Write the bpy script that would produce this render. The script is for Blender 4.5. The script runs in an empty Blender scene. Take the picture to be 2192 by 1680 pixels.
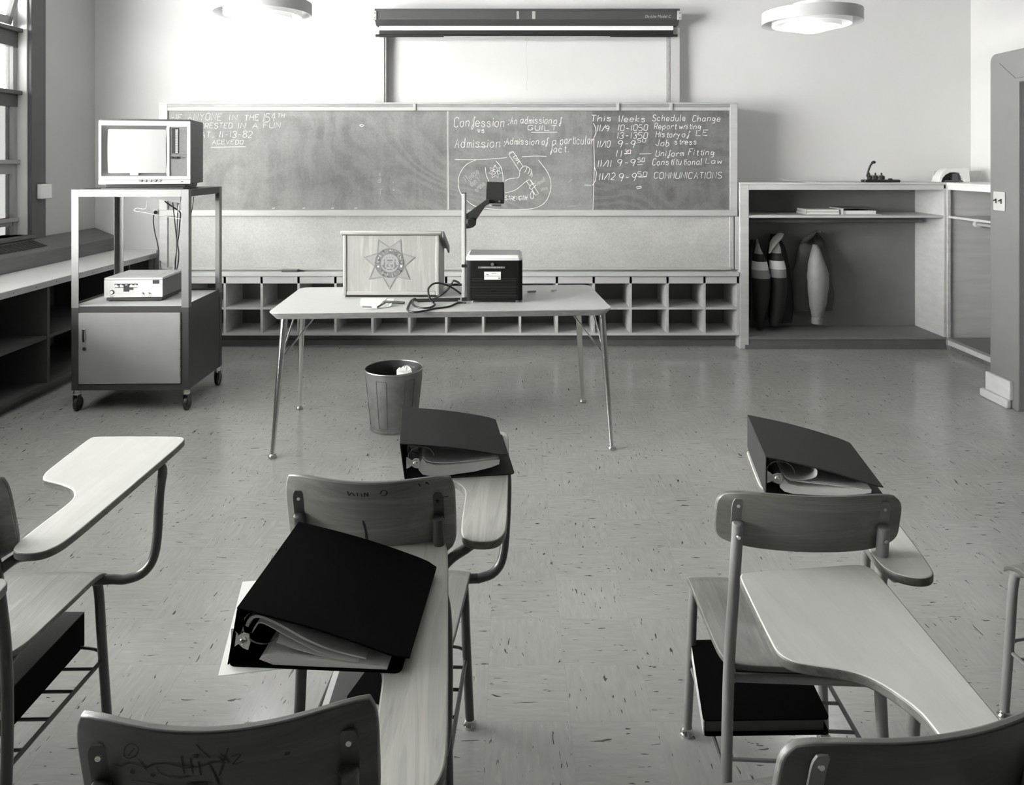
import bpy, math, random
from mathutils import Vector, Matrix
random.seed(7)
S = bpy.context.scene
COL = S.collection
PI = math.pi
R = math.radians
# ---------------------------------------------------------------- camera, world, light, exposure
F, CX, HY, H = 1600.0, 1096.0, 345.0, 1.52
cam_d = bpy.data.cameras.new('camera')
cam_d.sensor_fit = 'HORIZONTAL'
cam_d.sensor_width = 36.0
cam_d.lens = 36.0 * F / 2192.0
cam_d.shift_y = -(840.0 - HY) / 2192.0
cam_d.clip_start = 0.05
cam = bpy.data.objects.new('camera', cam_d)
cam.location = (0, 0, H)
cam.rotation_euler = (PI / 2, 0, 0)
COL.objects.link(cam)
S.camera = cam

w = bpy.data.worlds.new('overcast_sky')
S.world = w
w.use_nodes = True
nt = w.node_tree
bg = nt.nodes['Background']
bg.inputs['Strength'].default_value = 52.0
# hazy day: the low sky is bright, the sky overhead much duller
_g = nt.nodes.new('ShaderNodeTexCoord')
_s = nt.nodes.new('ShaderNodeSeparateXYZ')
_m = nt.nodes.new('ShaderNodeMapRange')
_m.interpolation_type = 'SMOOTHSTEP'
_m.inputs[1].default_value = 0.16
_m.inputs[2].default_value = 0.52
_m.inputs[3].default_value = 1.0
_m.inputs[4].default_value = 0.05
_c = nt.nodes.new('ShaderNodeCombineColor')
nt.links.new(_g.outputs['Generated'], _s.inputs[0])
nt.links.new(_s.outputs[2], _m.inputs[0])
for _i in range(3):
    nt.links.new(_m.outputs[0], _c.inputs[_i])
nt.links.new(_c.outputs[0], bg.inputs['Color'])
WIN_Y0, WIN_Y1, WIN_Z0, WIN_Z1 = 0.80, 5.60, 0.97, 3.05
LWX, RWX, BWY, RWY, CZ = -3.628, 3.99, 6.50, -3.2, 3.35
_l = bpy.data.lights.new('window_sky_portal', 'AREA')
_l.shape = 'RECTANGLE'
_l.size = WIN_Y1 - WIN_Y0
_l.size_y = WIN_Z1 - WIN_Z0
_l.cycles.is_portal = True
_o = bpy.data.objects.new('window_sky_portal', _l)
_o.location = (LWX - 0.2, (WIN_Y0 + WIN_Y1) / 2, (WIN_Z0 + WIN_Z1) / 2)
_o.rotation_euler = Vector((1, 0, 0)).to_track_quat('-Z', 'Z').to_euler()
COL.objects.link(_o)
S.view_settings.view_transform = 'Standard'
S.view_settings.look = 'None'
S.view_settings.gamma = 1.0
S.view_settings.use_curve_mapping = False
S.view_settings.exposure = 0.5
S.cycles.max_bounces = 10
S.cycles.diffuse_bounces = 6
S.cycles.use_denoising = True
S.cycles.sample_clamp_indirect = 6.0

# ---------------------------------------------------------------- materials
def G(v, t=0.0):
    return (v, v, v * 0.985, 1)

def nd(nt, typ, **kw):
    n = nt.nodes.new(typ)
    for k, v in kw.items():
        setattr(n, k, v)
    return n

def ramp(nt, fac, stops):
    r = nd(nt, 'ShaderNodeValToRGB')
    while len(r.color_ramp.elements) > 1:
        r.color_ramp.elements.remove(r.color_ramp.elements[0])
    r.color_ramp.elements[0].position = stops[0][0]
    r.color_ramp.elements[0].color = G(stops[0][1])
    for p, c in stops[1:]:
        e = r.color_ramp.elements.new(p)
        e.color = G(c)
    nt.links.new(fac, r.inputs[0])
    return r.outputs[0]

def noise(nt, vec, scale, detail=4, rough=0.55, dist=0.0):
    n = nd(nt, 'ShaderNodeTexNoise')
    n.inputs['Scale'].default_value = scale
    n.inputs['Detail'].default_value = detail
    n.inputs['Roughness'].default_value = rough
    n.inputs['Distortion'].default_value = dist
    nt.links.new(vec, n.inputs['Vector'])
    return n.outputs[0]

def mapping(nt, vec, scale=(1, 1, 1), rot=(0, 0, 0), loc=(0, 0, 0)):
    m = nd(nt, 'ShaderNodeMapping')
    m.inputs['Scale'].default_value = scale
    m.inputs['Rotation'].default_value = rot
    m.inputs['Location'].default_value = loc
    nt.links.new(vec, m.inputs['Vector'])
    return m.outputs[0]

def mixc(nt, fac, a, b, mode='MIX'):
    m = nd(nt, 'ShaderNodeMix', data_type='RGBA', blend_type=mode)
    for sock, v in ((m.inputs[0], fac), (m.inputs[6], a), (m.inputs[7], b)):
        if isinstance(v, (int, float)):
            sock.default_value = v if sock == m.inputs[0] else G(v)
        else:
            nt.links.new(v, sock)
    return m.outputs[2]

def mat(name, v, rough=0.6, metal=0.0, var=0.0, scale=6.0, stretch=(1, 1, 1), bump=0.0, spec=0.5, wave=False, coat=0.0):
    m = bpy.data.materials.new(name)
    m.use_nodes = True
    t = m.node_tree
    b = t.nodes['Principled BSDF']
    b.inputs['Base Color'].default_value = G(v)
    b.inputs['Roughness'].default_value = rough
    b.inputs['Metallic'].default_value = metal
    b.inputs['Specular IOR Level'].default_value = spec
    b.inputs['Coat Weight'].default_value = coat
    tc = nd(t, 'ShaderNodeTexCoord').outputs['Object']
    if var or bump:
        vec = mapping(t, tc, stretch)
        f = noise(t, vec, scale, 6, 0.6, 0.6 if wave else 0.0)
        if var:
            c = ramp(t, f, [(0.25, max(0.0, v * (1 - var))), (0.75, min(1.0, v * (1 + var)))])
            t.links.new(c, b.inputs['Base Color'])
        if bump:
            bp = nd(t, 'ShaderNodeBump')
            bp.inputs['Strength'].default_value = bump
            bp.inputs['Distance'].default_value = 0.002
            t.links.new(f, bp.inputs['Height'])
            t.links.new(bp.outputs[0], b.inputs['Normal'])
    m['bsdf'] = 1
    return m

def emis(name, v, strength):
    m = mat(name, v, 0.5)
    b = m.node_tree.nodes['Principled BSDF']
    b.inputs['Emission Color'].default_value = (1, 1, 0.97, 1)
    b.inputs['Emission Strength'].default_value = strength
    return m

def wood(name, v, axis='x', rough=0.4, contrast=0.25, scale=1.0, rings=True, coat=0.0):
    """plywood / solid wood, grain along axis, in object coordinates"""
    m = bpy.data.materials.new(name)
    m.use_nodes = True
    t = m.node_tree
    b = t.nodes['Principled BSDF']
    tc = nd(t, 'ShaderNodeTexCoord').outputs['Object']
    st = {'x': (1.2, 14, 14), 'y': (14, 1.2, 14), 'z': (14, 14, 1.2)}[axis]
    vec = mapping(t, tc, tuple(s * scale for s in st))
    f1 = noise(t, vec, 1.6, 5, 0.6, 1.2)
    st2 = {'x': (3, 160, 160), 'y': (160, 3, 160), 'z': (160, 160, 3)}[axis]
    f2 = noise(t, mapping(t, tc, st2), 1.0, 3, 0.6)
    f3 = noise(t, tc, 3.0, 4, 0.6)
    wv = nd(t, 'ShaderNodeMath', operation='SINE')
    mu = nd(t, 'ShaderNodeMath', operation='MULTIPLY')
    mu.inputs[1].default_value = 34.0
    t.links.new(f1, mu.inputs[0])
    t.links.new(mu.outputs[0], wv.inputs[0])
    c1 = ramp(t, f1, [(0.3, v * (1 - contrast)), (0.7, min(1, v * (1 + contrast)))])
    mr = nd(t, 'ShaderNodeMapRange')
    mr.inputs[1].default_value = -1
    t.links.new(wv.outputs[0], mr.inputs[0])
    c2 = ramp(t, mr.outputs[0], [(0.0, 1 - contrast * 0.55), (1.0, 1.0)])
    c3 = ramp(t, f2, [(0.3, 1 - contrast * 0.6), (0.6, 1.0)])
    c4 = ramp(t, f3, [(0.3, 0.86), (0.7, 1.0)])
    c = mixc(t, 1.0, c1, c2, 'MULTIPLY') if rings else c1
    c = mixc(t, 1.0, c, c3, 'MULTIPLY')
    c = mixc(t, 1.0, c, c4, 'MULTIPLY')
    t.links.new(c, b.inputs['Base Color'])
    b.inputs['Roughness'].default_value = rough
    b.inputs['Coat Weight'].default_value = coat
    b.inputs['Coat Roughness'].default_value = 0.2
    return m

def floor_mat():
    m = bpy.data.materials.new('streaked_tile')
    m.use_nodes = True
    t = m.node_tree
    b = t.nodes['Principled BSDF']
    tc = nd(t, 'ShaderNodeTexCoord').outputs['Object']
    ck = nd(t, 'ShaderNodeTexChecker')
    T = 0.2286
    ck.inputs['Scale'].default_value = 1.0 / T
    ck.inputs['Color1'].default_value = (0, 0, 0, 1)
    ck.inputs['Color2'].default_value = (1, 1, 1, 1)
    t.links.new(mapping(t, tc, (1, 1, 0), loc=(0.07, 0.03, 0.0001)), ck.inputs['Vector'])
    chk = ck.outputs['Color']
    def dual(sx, sy, scale, detail, dist=0.3):
        a = noise(t, mapping(t, tc, (sx, sy, 1), (0, 0, 0.12)), scale, detail, 0.55, dist)
        c = noise(t, mapping(t, tc, (sy, sx, 1), (0, 0, 0.12), (3.3, 1.7, 0)), scale, detail, 0.55, dist)
        return mixc(t, chk, a, c)
    big = noise(t, tc, 1.1, 5, 0.6)
    base = ramp(t, big, [(0.3, 0.42), (0.7, 0.50)])
    tile = nd(t, 'ShaderNodeTexBrick')
    tile.offset = 0.0
    tile.inputs['Scale'].default_value = 1.0
    tile.inputs['Brick Width'].default_value = T
    tile.inputs['Row Height'].default_value = T
    tile.inputs['Mortar Size'].default_value = 0.0009
    tile.inputs['Color1'].default_value = G(0.94)
    tile.inputs['Color2'].default_value = G(1.0)
    tile.inputs['Mortar'].default_value = G(0.88)
    t.links.new(mapping(t, tc, (1, 1, 0), loc=(0.07, 0.03, 0)), tile.inputs['Vector'])
    c = mixc(t, 1.0, base, tile.outputs['Color'], 'MULTIPLY')
    fine = ramp(t, dual(4, 22, 3.0, 4), [(0.3, 0.90), (0.65, 1.04)])
    c = mixc(t, 1.0, c, fine, 'MULTIPLY')
    dark = ramp(t, dual(9, 44, 1.9, 2, 0.6), [(0.672, 0.0), (0.70, 0.9)])
    c = mixc(t, dark, c, 0.03)
    lite = ramp(t, dual(6, 26, 2.1, 3, 0.6), [(0.61, 0.0), (0.72, 0.30)])
    c = mixc(t, lite, c, 0.62)
    t.links.new(c, b.inputs['Base Color'])
    rr = ramp(t, noise(t, tc, 5.0, 5, 0.65), [(0.3, 0.11), (0.7, 0.22)])
    t.links.new(rr, b.inputs['Roughness'])
    b.inputs['Specular IOR Level'].default_value = 0.55
    bp = nd(t, 'ShaderNodeBump')
    bp.inputs['Strength'].default_value = 0.06
    bp.inputs['Distance'].default_value = 0.004
    t.links.new(noise(t, tc, 9.0, 3), bp.inputs['Height'])
    t.links.new(bp.outputs[0], b.inputs['Normal'])
    return m

def board_mat(name, lo, hi, smear, seed=0.0):
    """slate with wiped chalk dust"""
    m = bpy.data.materials.new(name)
    m.use_nodes = True
    t = m.node_tree
    b = t.nodes['Principled BSDF']
    tc = nd(t, 'ShaderNodeTexCoord').outputs['Object']
    v = mapping(t, tc, (1.3, 1, 2.2), loc=(seed, 0, seed))
    f1 = noise(t, v, 1.3, 6, 0.6, 1.0)
    wv = nd(t, 'ShaderNodeTexWave', wave_type='RINGS')
    wv.inputs['Scale'].default_value = 1.6
    wv.inputs['Distortion'].default_value = 6.0
    wv.inputs['Detail'].default_value = 6.0
    wv.inputs['Detail Scale'].default_value = 2.6
    wv.inputs['Detail Roughness'].default_value = 0.7
    vo = nd(t, 'ShaderNodeTexVoronoi', feature='SMOOTH_F1')
    vo.inputs['Scale'].default_value = 1.1
    t.links.new(mapping(t, tc, (0.9, 0, 1.0), loc=(seed, 0, seed)), vo.inputs['Vector'])
    sb = nd(t, 'ShaderNodeVectorMath', operation='SUBTRACT')
    t.links.new(mapping(t, tc, (0.9, 0, 1.0), loc=(seed, 0, seed)), sb.inputs[0])
    t.links.new(vo.outputs['Position'], sb.inputs[1])
    t.links.new(mapping(t, sb.outputs[0], (1.5, 1.5, 2.2)), wv.inputs['Vector'])
    c = ramp(t, f1, [(0.3, lo), (0.75, hi)])
    s = ramp(t, wv.outputs[0], [(0.25, 0.0), (0.95, smear)])
    c = mixc(t, s, c, 0.34)
    vs = noise(t, mapping(t, tc, (9, 1, 1.1), (0, 0.06, 0), (seed, 0, 0)), 1.6, 5, 0.6, 0.8)
    c = mixc(t, ramp(t, vs, [(0.42, 0.0), (0.8, smear * 1.2)]), c, 0.36)
    f3 = ramp(t, noise(t, tc, 60, 3, 0.7), [(0.4, 0.93), (0.6, 1.05)])
    c = mixc(t, 1.0, c, f3, 'MULTIPLY')
    t.links.new(c, b.inputs['Base Color'])
    b.inputs['Roughness'].default_value = 0.75
    return m

M = {}
M['post'] = mat('post_paint', 0.55, 0.7)
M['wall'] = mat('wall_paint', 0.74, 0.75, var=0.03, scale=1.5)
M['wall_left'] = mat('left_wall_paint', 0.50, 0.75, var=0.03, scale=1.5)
M['ceiling'] = mat('ceiling_paint', 0.42, 0.85, var=0.02)
M['rear'] = mat('rear_wall_paint', 0.07, 0.8, var=0.03)
M['floor'] = floor_mat()
M['casing'] = mat('window_casing_paint', 0.075, 0.5, var=0.06)
M['sash'] = mat('window_sash_paint', 0.30, 0.5, var=0.05)
M['reveal'] = mat('reveal_paint', 0.75, 0.6)
M['grey_trim'] = mat('grey_door_paint', 0.20, 0.45, var=0.06, scale=3)
M['dark_door'] = mat('dark_door_paint', 0.06, 0.5)
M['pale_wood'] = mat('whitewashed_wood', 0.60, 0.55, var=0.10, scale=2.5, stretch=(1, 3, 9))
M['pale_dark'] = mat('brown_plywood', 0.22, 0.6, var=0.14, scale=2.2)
M['toe'] = mat('rubber_base', 0.15, 0.5, var=0.15, scale=5)
M['grey_shelf'] = mat('painted_shelf', 0.09, 0.6, var=0.10)
M['counter'] = mat('white_laminate', 0.82, 0.35, var=0.02)
M['slope'] = mat('dark_sill_wood', 0.12, 0.5, var=0.2, scale=3, stretch=(9, 1, 9))
M['grille'] = mat('black_grille', 0.03, 0.6)
M['slate'] = board_mat('wiped_slate', 0.17, 0.27, 0.30)
M['slate2'] = board_mat('slate_section', 0.10, 0.17, 0.18, 5.1)
M['tack'] = board_mat('tackboard_dust', 0.46, 0.58, 0.06, 2.2)
M['frame_wood'] = mat('board_frame', 0.50, 0.5, var=0.12, scale=3, stretch=(1, 1, 6))
M['frame_grey'] = mat('cork_rail', 0.32, 0.6, var=0.2, scale=8, stretch=(1, 3, 6))
M['chalk'] = mat('chalk', 0.88, 0.9)
M['chalk_soft'] = mat('faint_chalk', 0.50, 0.9)
M['chalk_mid'] = mat('light_chalk', 0.62, 0.9)
M['steel'] = mat('chrome', 0.75, 0.18, metal=1.0)
M['dull_steel'] = mat('dull_steel', 0.55, 0.35, metal=1.0)
M['screen_case'] = mat('dark_enamel', 0.07, 0.45, var=0.06)
M['black'] = mat('black_plastic', 0.018, 0.4)
M['black_matte'] = mat('black_cloth', 0.012, 0.65)
M['white'] = mat('white_plastic', 0.82, 0.4)
M['screen_white'] = mat('screen_fabric', 0.85, 0.8)
M['tape'] = mat('masking_tape', 0.40, 0.7)
M['cart_dark'] = mat('cart_dark_enamel', 0.045, 0.35, var=0.1)
M['cart_grey'] = mat('cart_front_enamel', 0.30, 0.40, var=0.08, scale=4)
M['cart_post'] = mat('cart_post_enamel', 0.17, 0.40, var=0.15, scale=5)
M['cart_door'] = mat('cart_door_enamel', 0.30, 0.45, var=0.04)
M['tv_dark'] = mat('tv_cabinet_walnut', 0.05, 0.45, var=0.25, scale=4, stretch=(1, 1, 12))
M['tv_silver'] = mat('tv_front_silver', 0.50, 0.35)
M['tv_panel'] = mat('tv_control_panel', 0.13, 0.5, var=0.1, scale=50)
M['tv_glass'] = mat('picture_tube_glass', 0.36, 0.10, spec=0.8)
M['tv_mask'] = mat('tube_surround', 0.09, 0.3)
M['vcr'] = mat('vcr_silver', 0.58, 0.35)
M['vcr_side'] = mat('vcr_side_grey', 0.16, 0.5)
M['cable'] = mat('cable_rubber', 0.02, 0.4)
M['white_cable'] = mat('white_cord', 0.75, 0.5)
M['table_top'] = mat('table_laminate', 0.66, 0.30, var=0.03, scale=30)
M['table_edge'] = mat('table_edge_band', 0.33, 0.45, var=0.25, scale=8, stretch=(2, 2, 12))
M['lectern'] = wood('lectern_oak', 0.44, 'z', 0.45, 0.16, 1.0)
M['lectern_edge'] = wood('lectern_edge_oak', 0.46, 'x', 0.45, 0.12)
M['ink'] = mat('print_ink', 0.07, 0.6)
M['ink_grey'] = mat('decal_grey', 0.17, 0.6)
M['decal_pale'] = mat('decal_pale_grey', 0.33, 0.6, var=0.06, scale=40)
M['decal_white'] = mat('decal_white', 0.80, 0.6)
M['proj_body'] = mat('projector_body', 0.008, 0.6, bump=0.5, scale=200, spec=0.15)
M['glass_stage'] = mat('stage_glass', 0.40, 0.06, spec=0.9)
M['paper'] = mat('paper', 0.88, 0.8)
M['paper_edge'] = mat('paper_edge', 0.82, 0.9, var=0.12, scale=5, stretch=(2, 2, 160))
M['cover_grey'] = mat('grey_card', 0.10, 0.5)
M['binder_a'] = mat('charcoal_binder_vinyl', 0.016, 0.6, spec=0.2, bump=0.2, scale=150)
M['binder_b'] = mat('black_binder_vinyl', 0.003, 0.75, spec=0.04)
M['binder_c'] = mat('dark_binder_vinyl', 0.032, 0.6, spec=0.25, bump=0.2, scale=150)
M['bin'] = mat('worn_bin_steel', 0.20, 0.42, metal=0.35, var=0.35, scale=7)
M['bin_in'] = mat('bin_inside', 0.05, 0.5)
M['seat'] = wood('seat_plywood', 0.34, 'y', 0.32, 0.22, 0.8, coat=0.2)
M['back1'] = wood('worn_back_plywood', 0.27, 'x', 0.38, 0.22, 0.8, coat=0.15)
M['back_dark'] = wood('shaded_back_plywood', 0.065, 'x', 0.38, 0.25, 0.8, coat=0.1)  # near chair backs: their shade is put into a darker plywood colour
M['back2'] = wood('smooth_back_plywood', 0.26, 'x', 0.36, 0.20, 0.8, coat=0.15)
M['tab_wood'] = wood('tablet_plywood', 0.50, 'y', 0.30, 0.16, 1.0, coat=0.2)
M['tab_pale'] = wood('tablet_pale', 0.68, 'y', 0.33, 0.05, 1.0, rings=False, coat=0.1)
M['tab_edge'] = wood('tablet_ply_edge', 0.16, 'x', 0.45, 0.35, 1.0)
M['tube1'] = mat('brown_tube_enamel', 0.06, 0.3, var=0.1, scale=10)
M['tube2'] = mat('grey_tube_enamel', 0.26, 0.36, var=0.1, scale=10)
M['scratch'] = mat('scratched_ink', 0.03, 0.8)
M['coat_dark'] = mat('dark_nylon', 0.016, 0.6)
M['coat_pale'] = mat('pale_nylon', 0.40, 0.6)
M['coat_white'] = mat('white_knit', 0.78, 0.8)
M['coat_grey'] = mat('grey_knit', 0.30, 0.8)
M['coat_mid'] = mat('mid_grey_nylon', 0.06, 0.55)
M['sleeve'] = mat('light_grey_nylon', 0.26, 0.5)
M['lamp_out'] = mat('lamp_ring_enamel', 0.50, 0.5)
M['lamp_in'] = emis('lamp_inner_ring', 0.75, 0.12)
M['lamp_glow'] = emis('lamp_diffuser', 0.8, 0.8)
M['plate'] = mat('wall_plate', 0.50, 0.4)
def glass_mat(name, tint=1.0, opac=0.12):
    m = bpy.data.materials.new(name)
    m.use_nodes = True
    t = m.node_tree
    t.nodes.clear()
    o = nd(t, 'ShaderNodeOutputMaterial')
    tr = nd(t, 'ShaderNodeBsdfTransparent')
    tr.inputs[0].default_value = G(tint)
    gl = nd(t, 'ShaderNodeBsdfGlossy')
    gl.inputs['Roughness'].default_value = 0.03
    mx = nd(t, 'ShaderNodeMixShader')
    mx.inputs[0].default_value = opac
    t.links.new(tr.outputs[0], mx.inputs[1])
    t.links.new(gl.outputs[0], mx.inputs[2])
    t.links.new(mx.outputs[0], o.inputs[0])
    return m
M['pane'] = glass_mat('window_glass', 0.95, 0.05)
M['pane_grey'] = glass_mat('wired_grey_glass', 0.30, 0.05)

M['pane_dimmed'] = glass_mat('dimmed_glass', 0.10, 0.05)

# ---------------------------------------------------------------- geometry helpers
def W(x, y, Y):
    """pixel of the 2192 x 1680 frame at depth Y -> point"""
    return Vector(((x - CX) / F * Y, Y, H - (y - HY) / F * Y))

def tag(o, label, cat, group=None):
    o['label'] = label
    o['category'] = cat
    if group:
        o['group'] = group
    return o

def thing(name, label, cat, loc=(0, 0, 0), rz=0.0, group=None):
    o = bpy.data.objects.new(name, None)
    COL.objects.link(o)
    o.empty_display_size = 0.05
    o.location = loc
    o.rotation_euler = (0, 0, rz)
    return tag(o, label, cat, group)

def rootm(o):
    while o.parent:
        o = o.parent
    if o.type == 'EMPTY':
        return Matrix.Translation(o.location) @ o.rotation_euler.to_matrix().to_4x4()
    return Matrix.Identity(4)

class MB:
    def __init__(s):
        s.v, s.f, s.mi = [], [], []
    def add(s, vs, fs, mi=0):
        b = len(s.v)
        s.v += [Vector(v) for v in vs]
        s.f += [tuple(i + b for i in f) for f in fs]
        s.mi += [mi] * len(fs)
        return s
    def box(s, x0, x1, y0, y1, z0, z1, mi=0):
        vs = [(x, y, z) for z in (z0, z1) for y in (y0, y1) for x in (x0, x1)]
        return s.add(vs, [(0, 2, 3, 1), (4, 5, 7, 6), (0, 1, 5, 4), (2, 6, 7, 3), (0, 4, 6, 2), (1, 3, 7, 5)], mi)
    def obox(s, c, ax, ay, az, mi=0):
        """box from a centre and three half-axis vectors"""
        c, ax, ay, az = Vector(c), Vector(ax), Vector(ay), Vector(az)
        vs = [c + ax * i + ay * j + az * k for k in (-1, 1) for j in (-1, 1) for i in (-1, 1)]
        return s.add(vs, [(0, 2, 3, 1), (4, 5, 7, 6), (0, 1, 5, 4), (2, 6, 7, 3), (0, 4, 6, 2), (1, 3, 7, 5)], mi)
    def prism(s, poly, f, d, mi=0, side_mi=None):
        """poly of 2d points, f(p)->Vector, extruded by vector d"""
        n = len(poly)
        a = [Vector(f(p)) for p in poly]
        d = Vector(d)
        s.add(a + [p + d for p in a], [tuple(range(n))[::-1], tuple(range(n, 2 * n))], mi)
        b = len(s.v) - 2 * n
        for i in range(n):
            j = (i + 1) % n
            s.f.append((b + i, b + j, b + n + j, b + n + i))
            s.mi.append(mi if side_mi is None else side_mi)
        return s
    def tube(s, pts, r, n=10, closed=False, cap=True, mi=0):
        pts = [Vector(p) for p in pts]
        m = len(pts)
        rs = r if isinstance(r, (list, tuple)) else [r] * m
        up = None
        rings = []
        for i, p in enumerate(pts):
            if closed:
                t = pts[(i + 1) % m] - pts[i - 1]
            else:
                t = pts[min(i + 1, m - 1)] - pts[max(i - 1, 0)]
            t.normalize()
            if up is None:
                up = Vector((0, 0, 1)) if abs(t.z) < 0.9 else Vector((1, 0, 0))
            u = (up - t * up.dot(t))
            if u.length < 1e-6:
                u = t.orthogonal()
            u.normalize()
            up = u
            q = t.cross(u)
            rings.append([p + (u * math.cos(2 * PI * k / n) + q * math.sin(2 * PI * k / n)) * rs[i] for k in range(n)])
        vs = [v for g in rings for v in g]
        fs = []
        for i in range(m if closed else m - 1):
            j = (i + 1) % m
            for k in range(n):
                l = (k + 1) % n
                fs.append((i * n + k, i * n + l, j * n + l, j * n + k))
        if cap and not closed:
            fs.append(tuple(range(n))[::-1])
            fs.append(tuple(range((m - 1) * n, m * n)))
        return s.add(vs, fs, mi)
    def lathe(s, prof, c=(0, 0, 0), n=32, mi=0, cap=(True, True)):
        c = Vector(c)
        vs = [c + Vector((r * math.cos(2 * PI * k / n), r * math.sin(2 * PI * k / n), z)) for r, z in prof for k in range(n)]
        fs = []
        for i in range(len(prof) - 1):
            for k in range(n):
                l = (k + 1) % n
                fs.append((i * n + k, i * n + l, (i + 1) * n + l, (i + 1) * n + k))
        if cap[0]:
            fs.append(tuple(range(n))[::-1])
        if cap[1]:
            fs.append(tuple(range((len(prof) - 1) * n, len(prof) * n)))
        return s.add(vs, fs, mi)
    def loft(s, secs, n=20, mi=0):
        """secs: (centre, ax, ay) ellipses joined up"""
        vs = []
        for c, ax, ay in secs:
            c, ax, ay = Vector(c), Vector(ax), Vector(ay)
            vs += [c + ax * math.cos(2 * PI * k / n) + ay * math.sin(2 * PI * k / n) for k in range(n)]
        fs = []
        m = len(secs)
        for i in range(m - 1):
            for k in range(n):
                l = (k + 1) % n
                fs.append((i * n + k, i * n + l, (i + 1) * n + l, (i + 1) * n + k))
        fs.append(tuple(range(n))[::-1])
        fs.append(tuple(range((m - 1) * n, m * n)))
        return s.add(vs, fs, mi)
    def sheet(s, fn, th, nu=18, nv=14, mi=0, edge_mi=None):
        """closed curved plate; fn(u,v) in [-1,1]^2, th(u,v) offset vector to its other face"""
        a, b = [], []
        for j in range(nv + 1):
            for i in range(nu + 1):
                u, v = -1 + 2 * i / nu, -1 + 2 * j / nv
                p = Vector(fn(u, v))
                a.append(p)
                b.append(p + Vector(th(u, v)))
        N = (nu + 1) * (nv + 1)
        fs = []
        for j in range(nv):
            for i in range(nu):
                k = j * (nu + 1) + i
                fs.append((k, k + 1, k + nu + 2, k + nu + 1))
                fs.append((N + k, N + k + nu + 1, N + k + nu + 2, N + k + 1))
        s.add(a + b, fs, mi)
        base = len(s.v) - 2 * N
        rim = [i for i in range(nu)] + [j * (nu + 1) + nu for j in range(nv)] + \
              [nv * (nu + 1) + i for i in range(nu, 0, -1)] + [j * (nu + 1) for j in range(nv, 0, -1)]
        for q in range(len(rim)):
            x, y = rim[q], rim[(q + 1) % len(rim)]
            s.f.append((base + y, base + x, base + N + x, base + N + y))
            s.mi.append(mi if edge_mi is None else edge_mi)
        return s
    def build(s, name, m, parent=None, bevel=0.0, world=True, angle=40, seg=2, fix=True):
        me = bpy.data.meshes.new(name)
        vs = s.v
        if parent is not None and world:
            inv = rootm(parent).inverted()
            vs = [inv @ v for v in vs]
        me.from_pydata([tuple(v) for v in vs], [], s.f)
        ms = m if isinstance(m, (list, tuple)) else [m]
        for q in ms:
            me.materials.append(q)
        if len(ms) > 1:
            me.polygons.foreach_set('material_index', s.mi)
        me.validate()
        if fix:
            import bmesh
            bm = bmesh.new()
            bm.from_mesh(me)
            bmesh.ops.recalc_face_normals(bm, faces=bm.faces)
            bm.to_mesh(me)
            bm.free()
        me.shade_smooth()
        me.set_sharp_from_angle(angle=R(angle))
        o = bpy.data.objects.new(name, me)
        COL.objects.link(o)
        if parent is not None:
            o.parent = parent
        if bevel:
            b = o.modifiers.new('bevel', 'BEVEL')
            b.width = bevel
            b.segments = seg
            b.limit_method = 'ANGLE'
            b.angle_limit = R(40)
        return o

def struct(o):
    o['kind'] = 'structure'
    return o

def smooth_path(pts, k=6):
    pts = [Vector(p) for p in pts]
    out = []
    n = len(pts)
    for i in range(n - 1):
        p0, p1, p2, p3 = pts[max(i - 1, 0)], pts[i], pts[i + 1], pts[min(i + 2, n - 1)]
        for j in range(k):
            t = j / k
            out.append(0.5 * ((2 * p1) + (p2 - p0) * t + (2 * p0 - 5 * p1 + 4 * p2 - p3) * t * t + (3 * p1 - p0 - 3 * p2 + p3) * t ** 3))
    out.append(pts[-1])
    return out

def rrect(x0, x1, y0, y1, r, n=6):
    out = []
    for cx, cy, a in ((x1 - r, y1 - r, 0), (x0 + r, y1 - r, 90), (x0 + r, y0 + r, 180), (x1 - r, y0 + r, 270)):
        for i in range(n + 1):
            t = R(a + 90 * i / n)
            out.append((cx + r * math.cos(t), cy + r * math.sin(t)))
    return out

def round_poly(poly, r, n=4):
    """round each corner of a 2d polygon"""
    out = []
    m = len(poly)
    for i in range(m):
        p = Vector(poly[i]); a = Vector(poly[i - 1]) - p; b = Vector(poly[(i + 1) % m]) - p
        q = min(r, a.length * 0.45, b.length * 0.45)
        p0, p2 = p + a.normalized() * q, p + b.normalized() * q
        for k in range(n + 1):
            t = k / n
            out.append(tuple((1 - t) ** 2 * p0 + 2 * t * (1 - t) * p + t * t * p2))
    return out

def text_mb(txt, size, fn, ext=0.0006, align='CENTER', mb=None):
    """printed lettering as mesh; fn maps text x,y,z -> point"""
    c = bpy.data.curves.new('t', 'FONT')
    c.body = txt
    c.size = size
    c.align_x = align
    c.extrude = ext
    o = bpy.data.objects.new('t', c)
    COL.objects.link(o)
    dg = bpy.context.evaluated_depsgraph_get()
    me = bpy.data.meshes.new_from_object(o.evaluated_get(dg))
    mb = mb or MB()
    mb.add([fn(v.co.x, v.co.y, v.co.z) for v in me.vertices], [tuple(p.vertices) for p in me.polygons])
    bpy.data.objects.remove(o)
    bpy.data.curves.remove(c)
    bpy.data.meshes.remove(me)
    return mb

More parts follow.
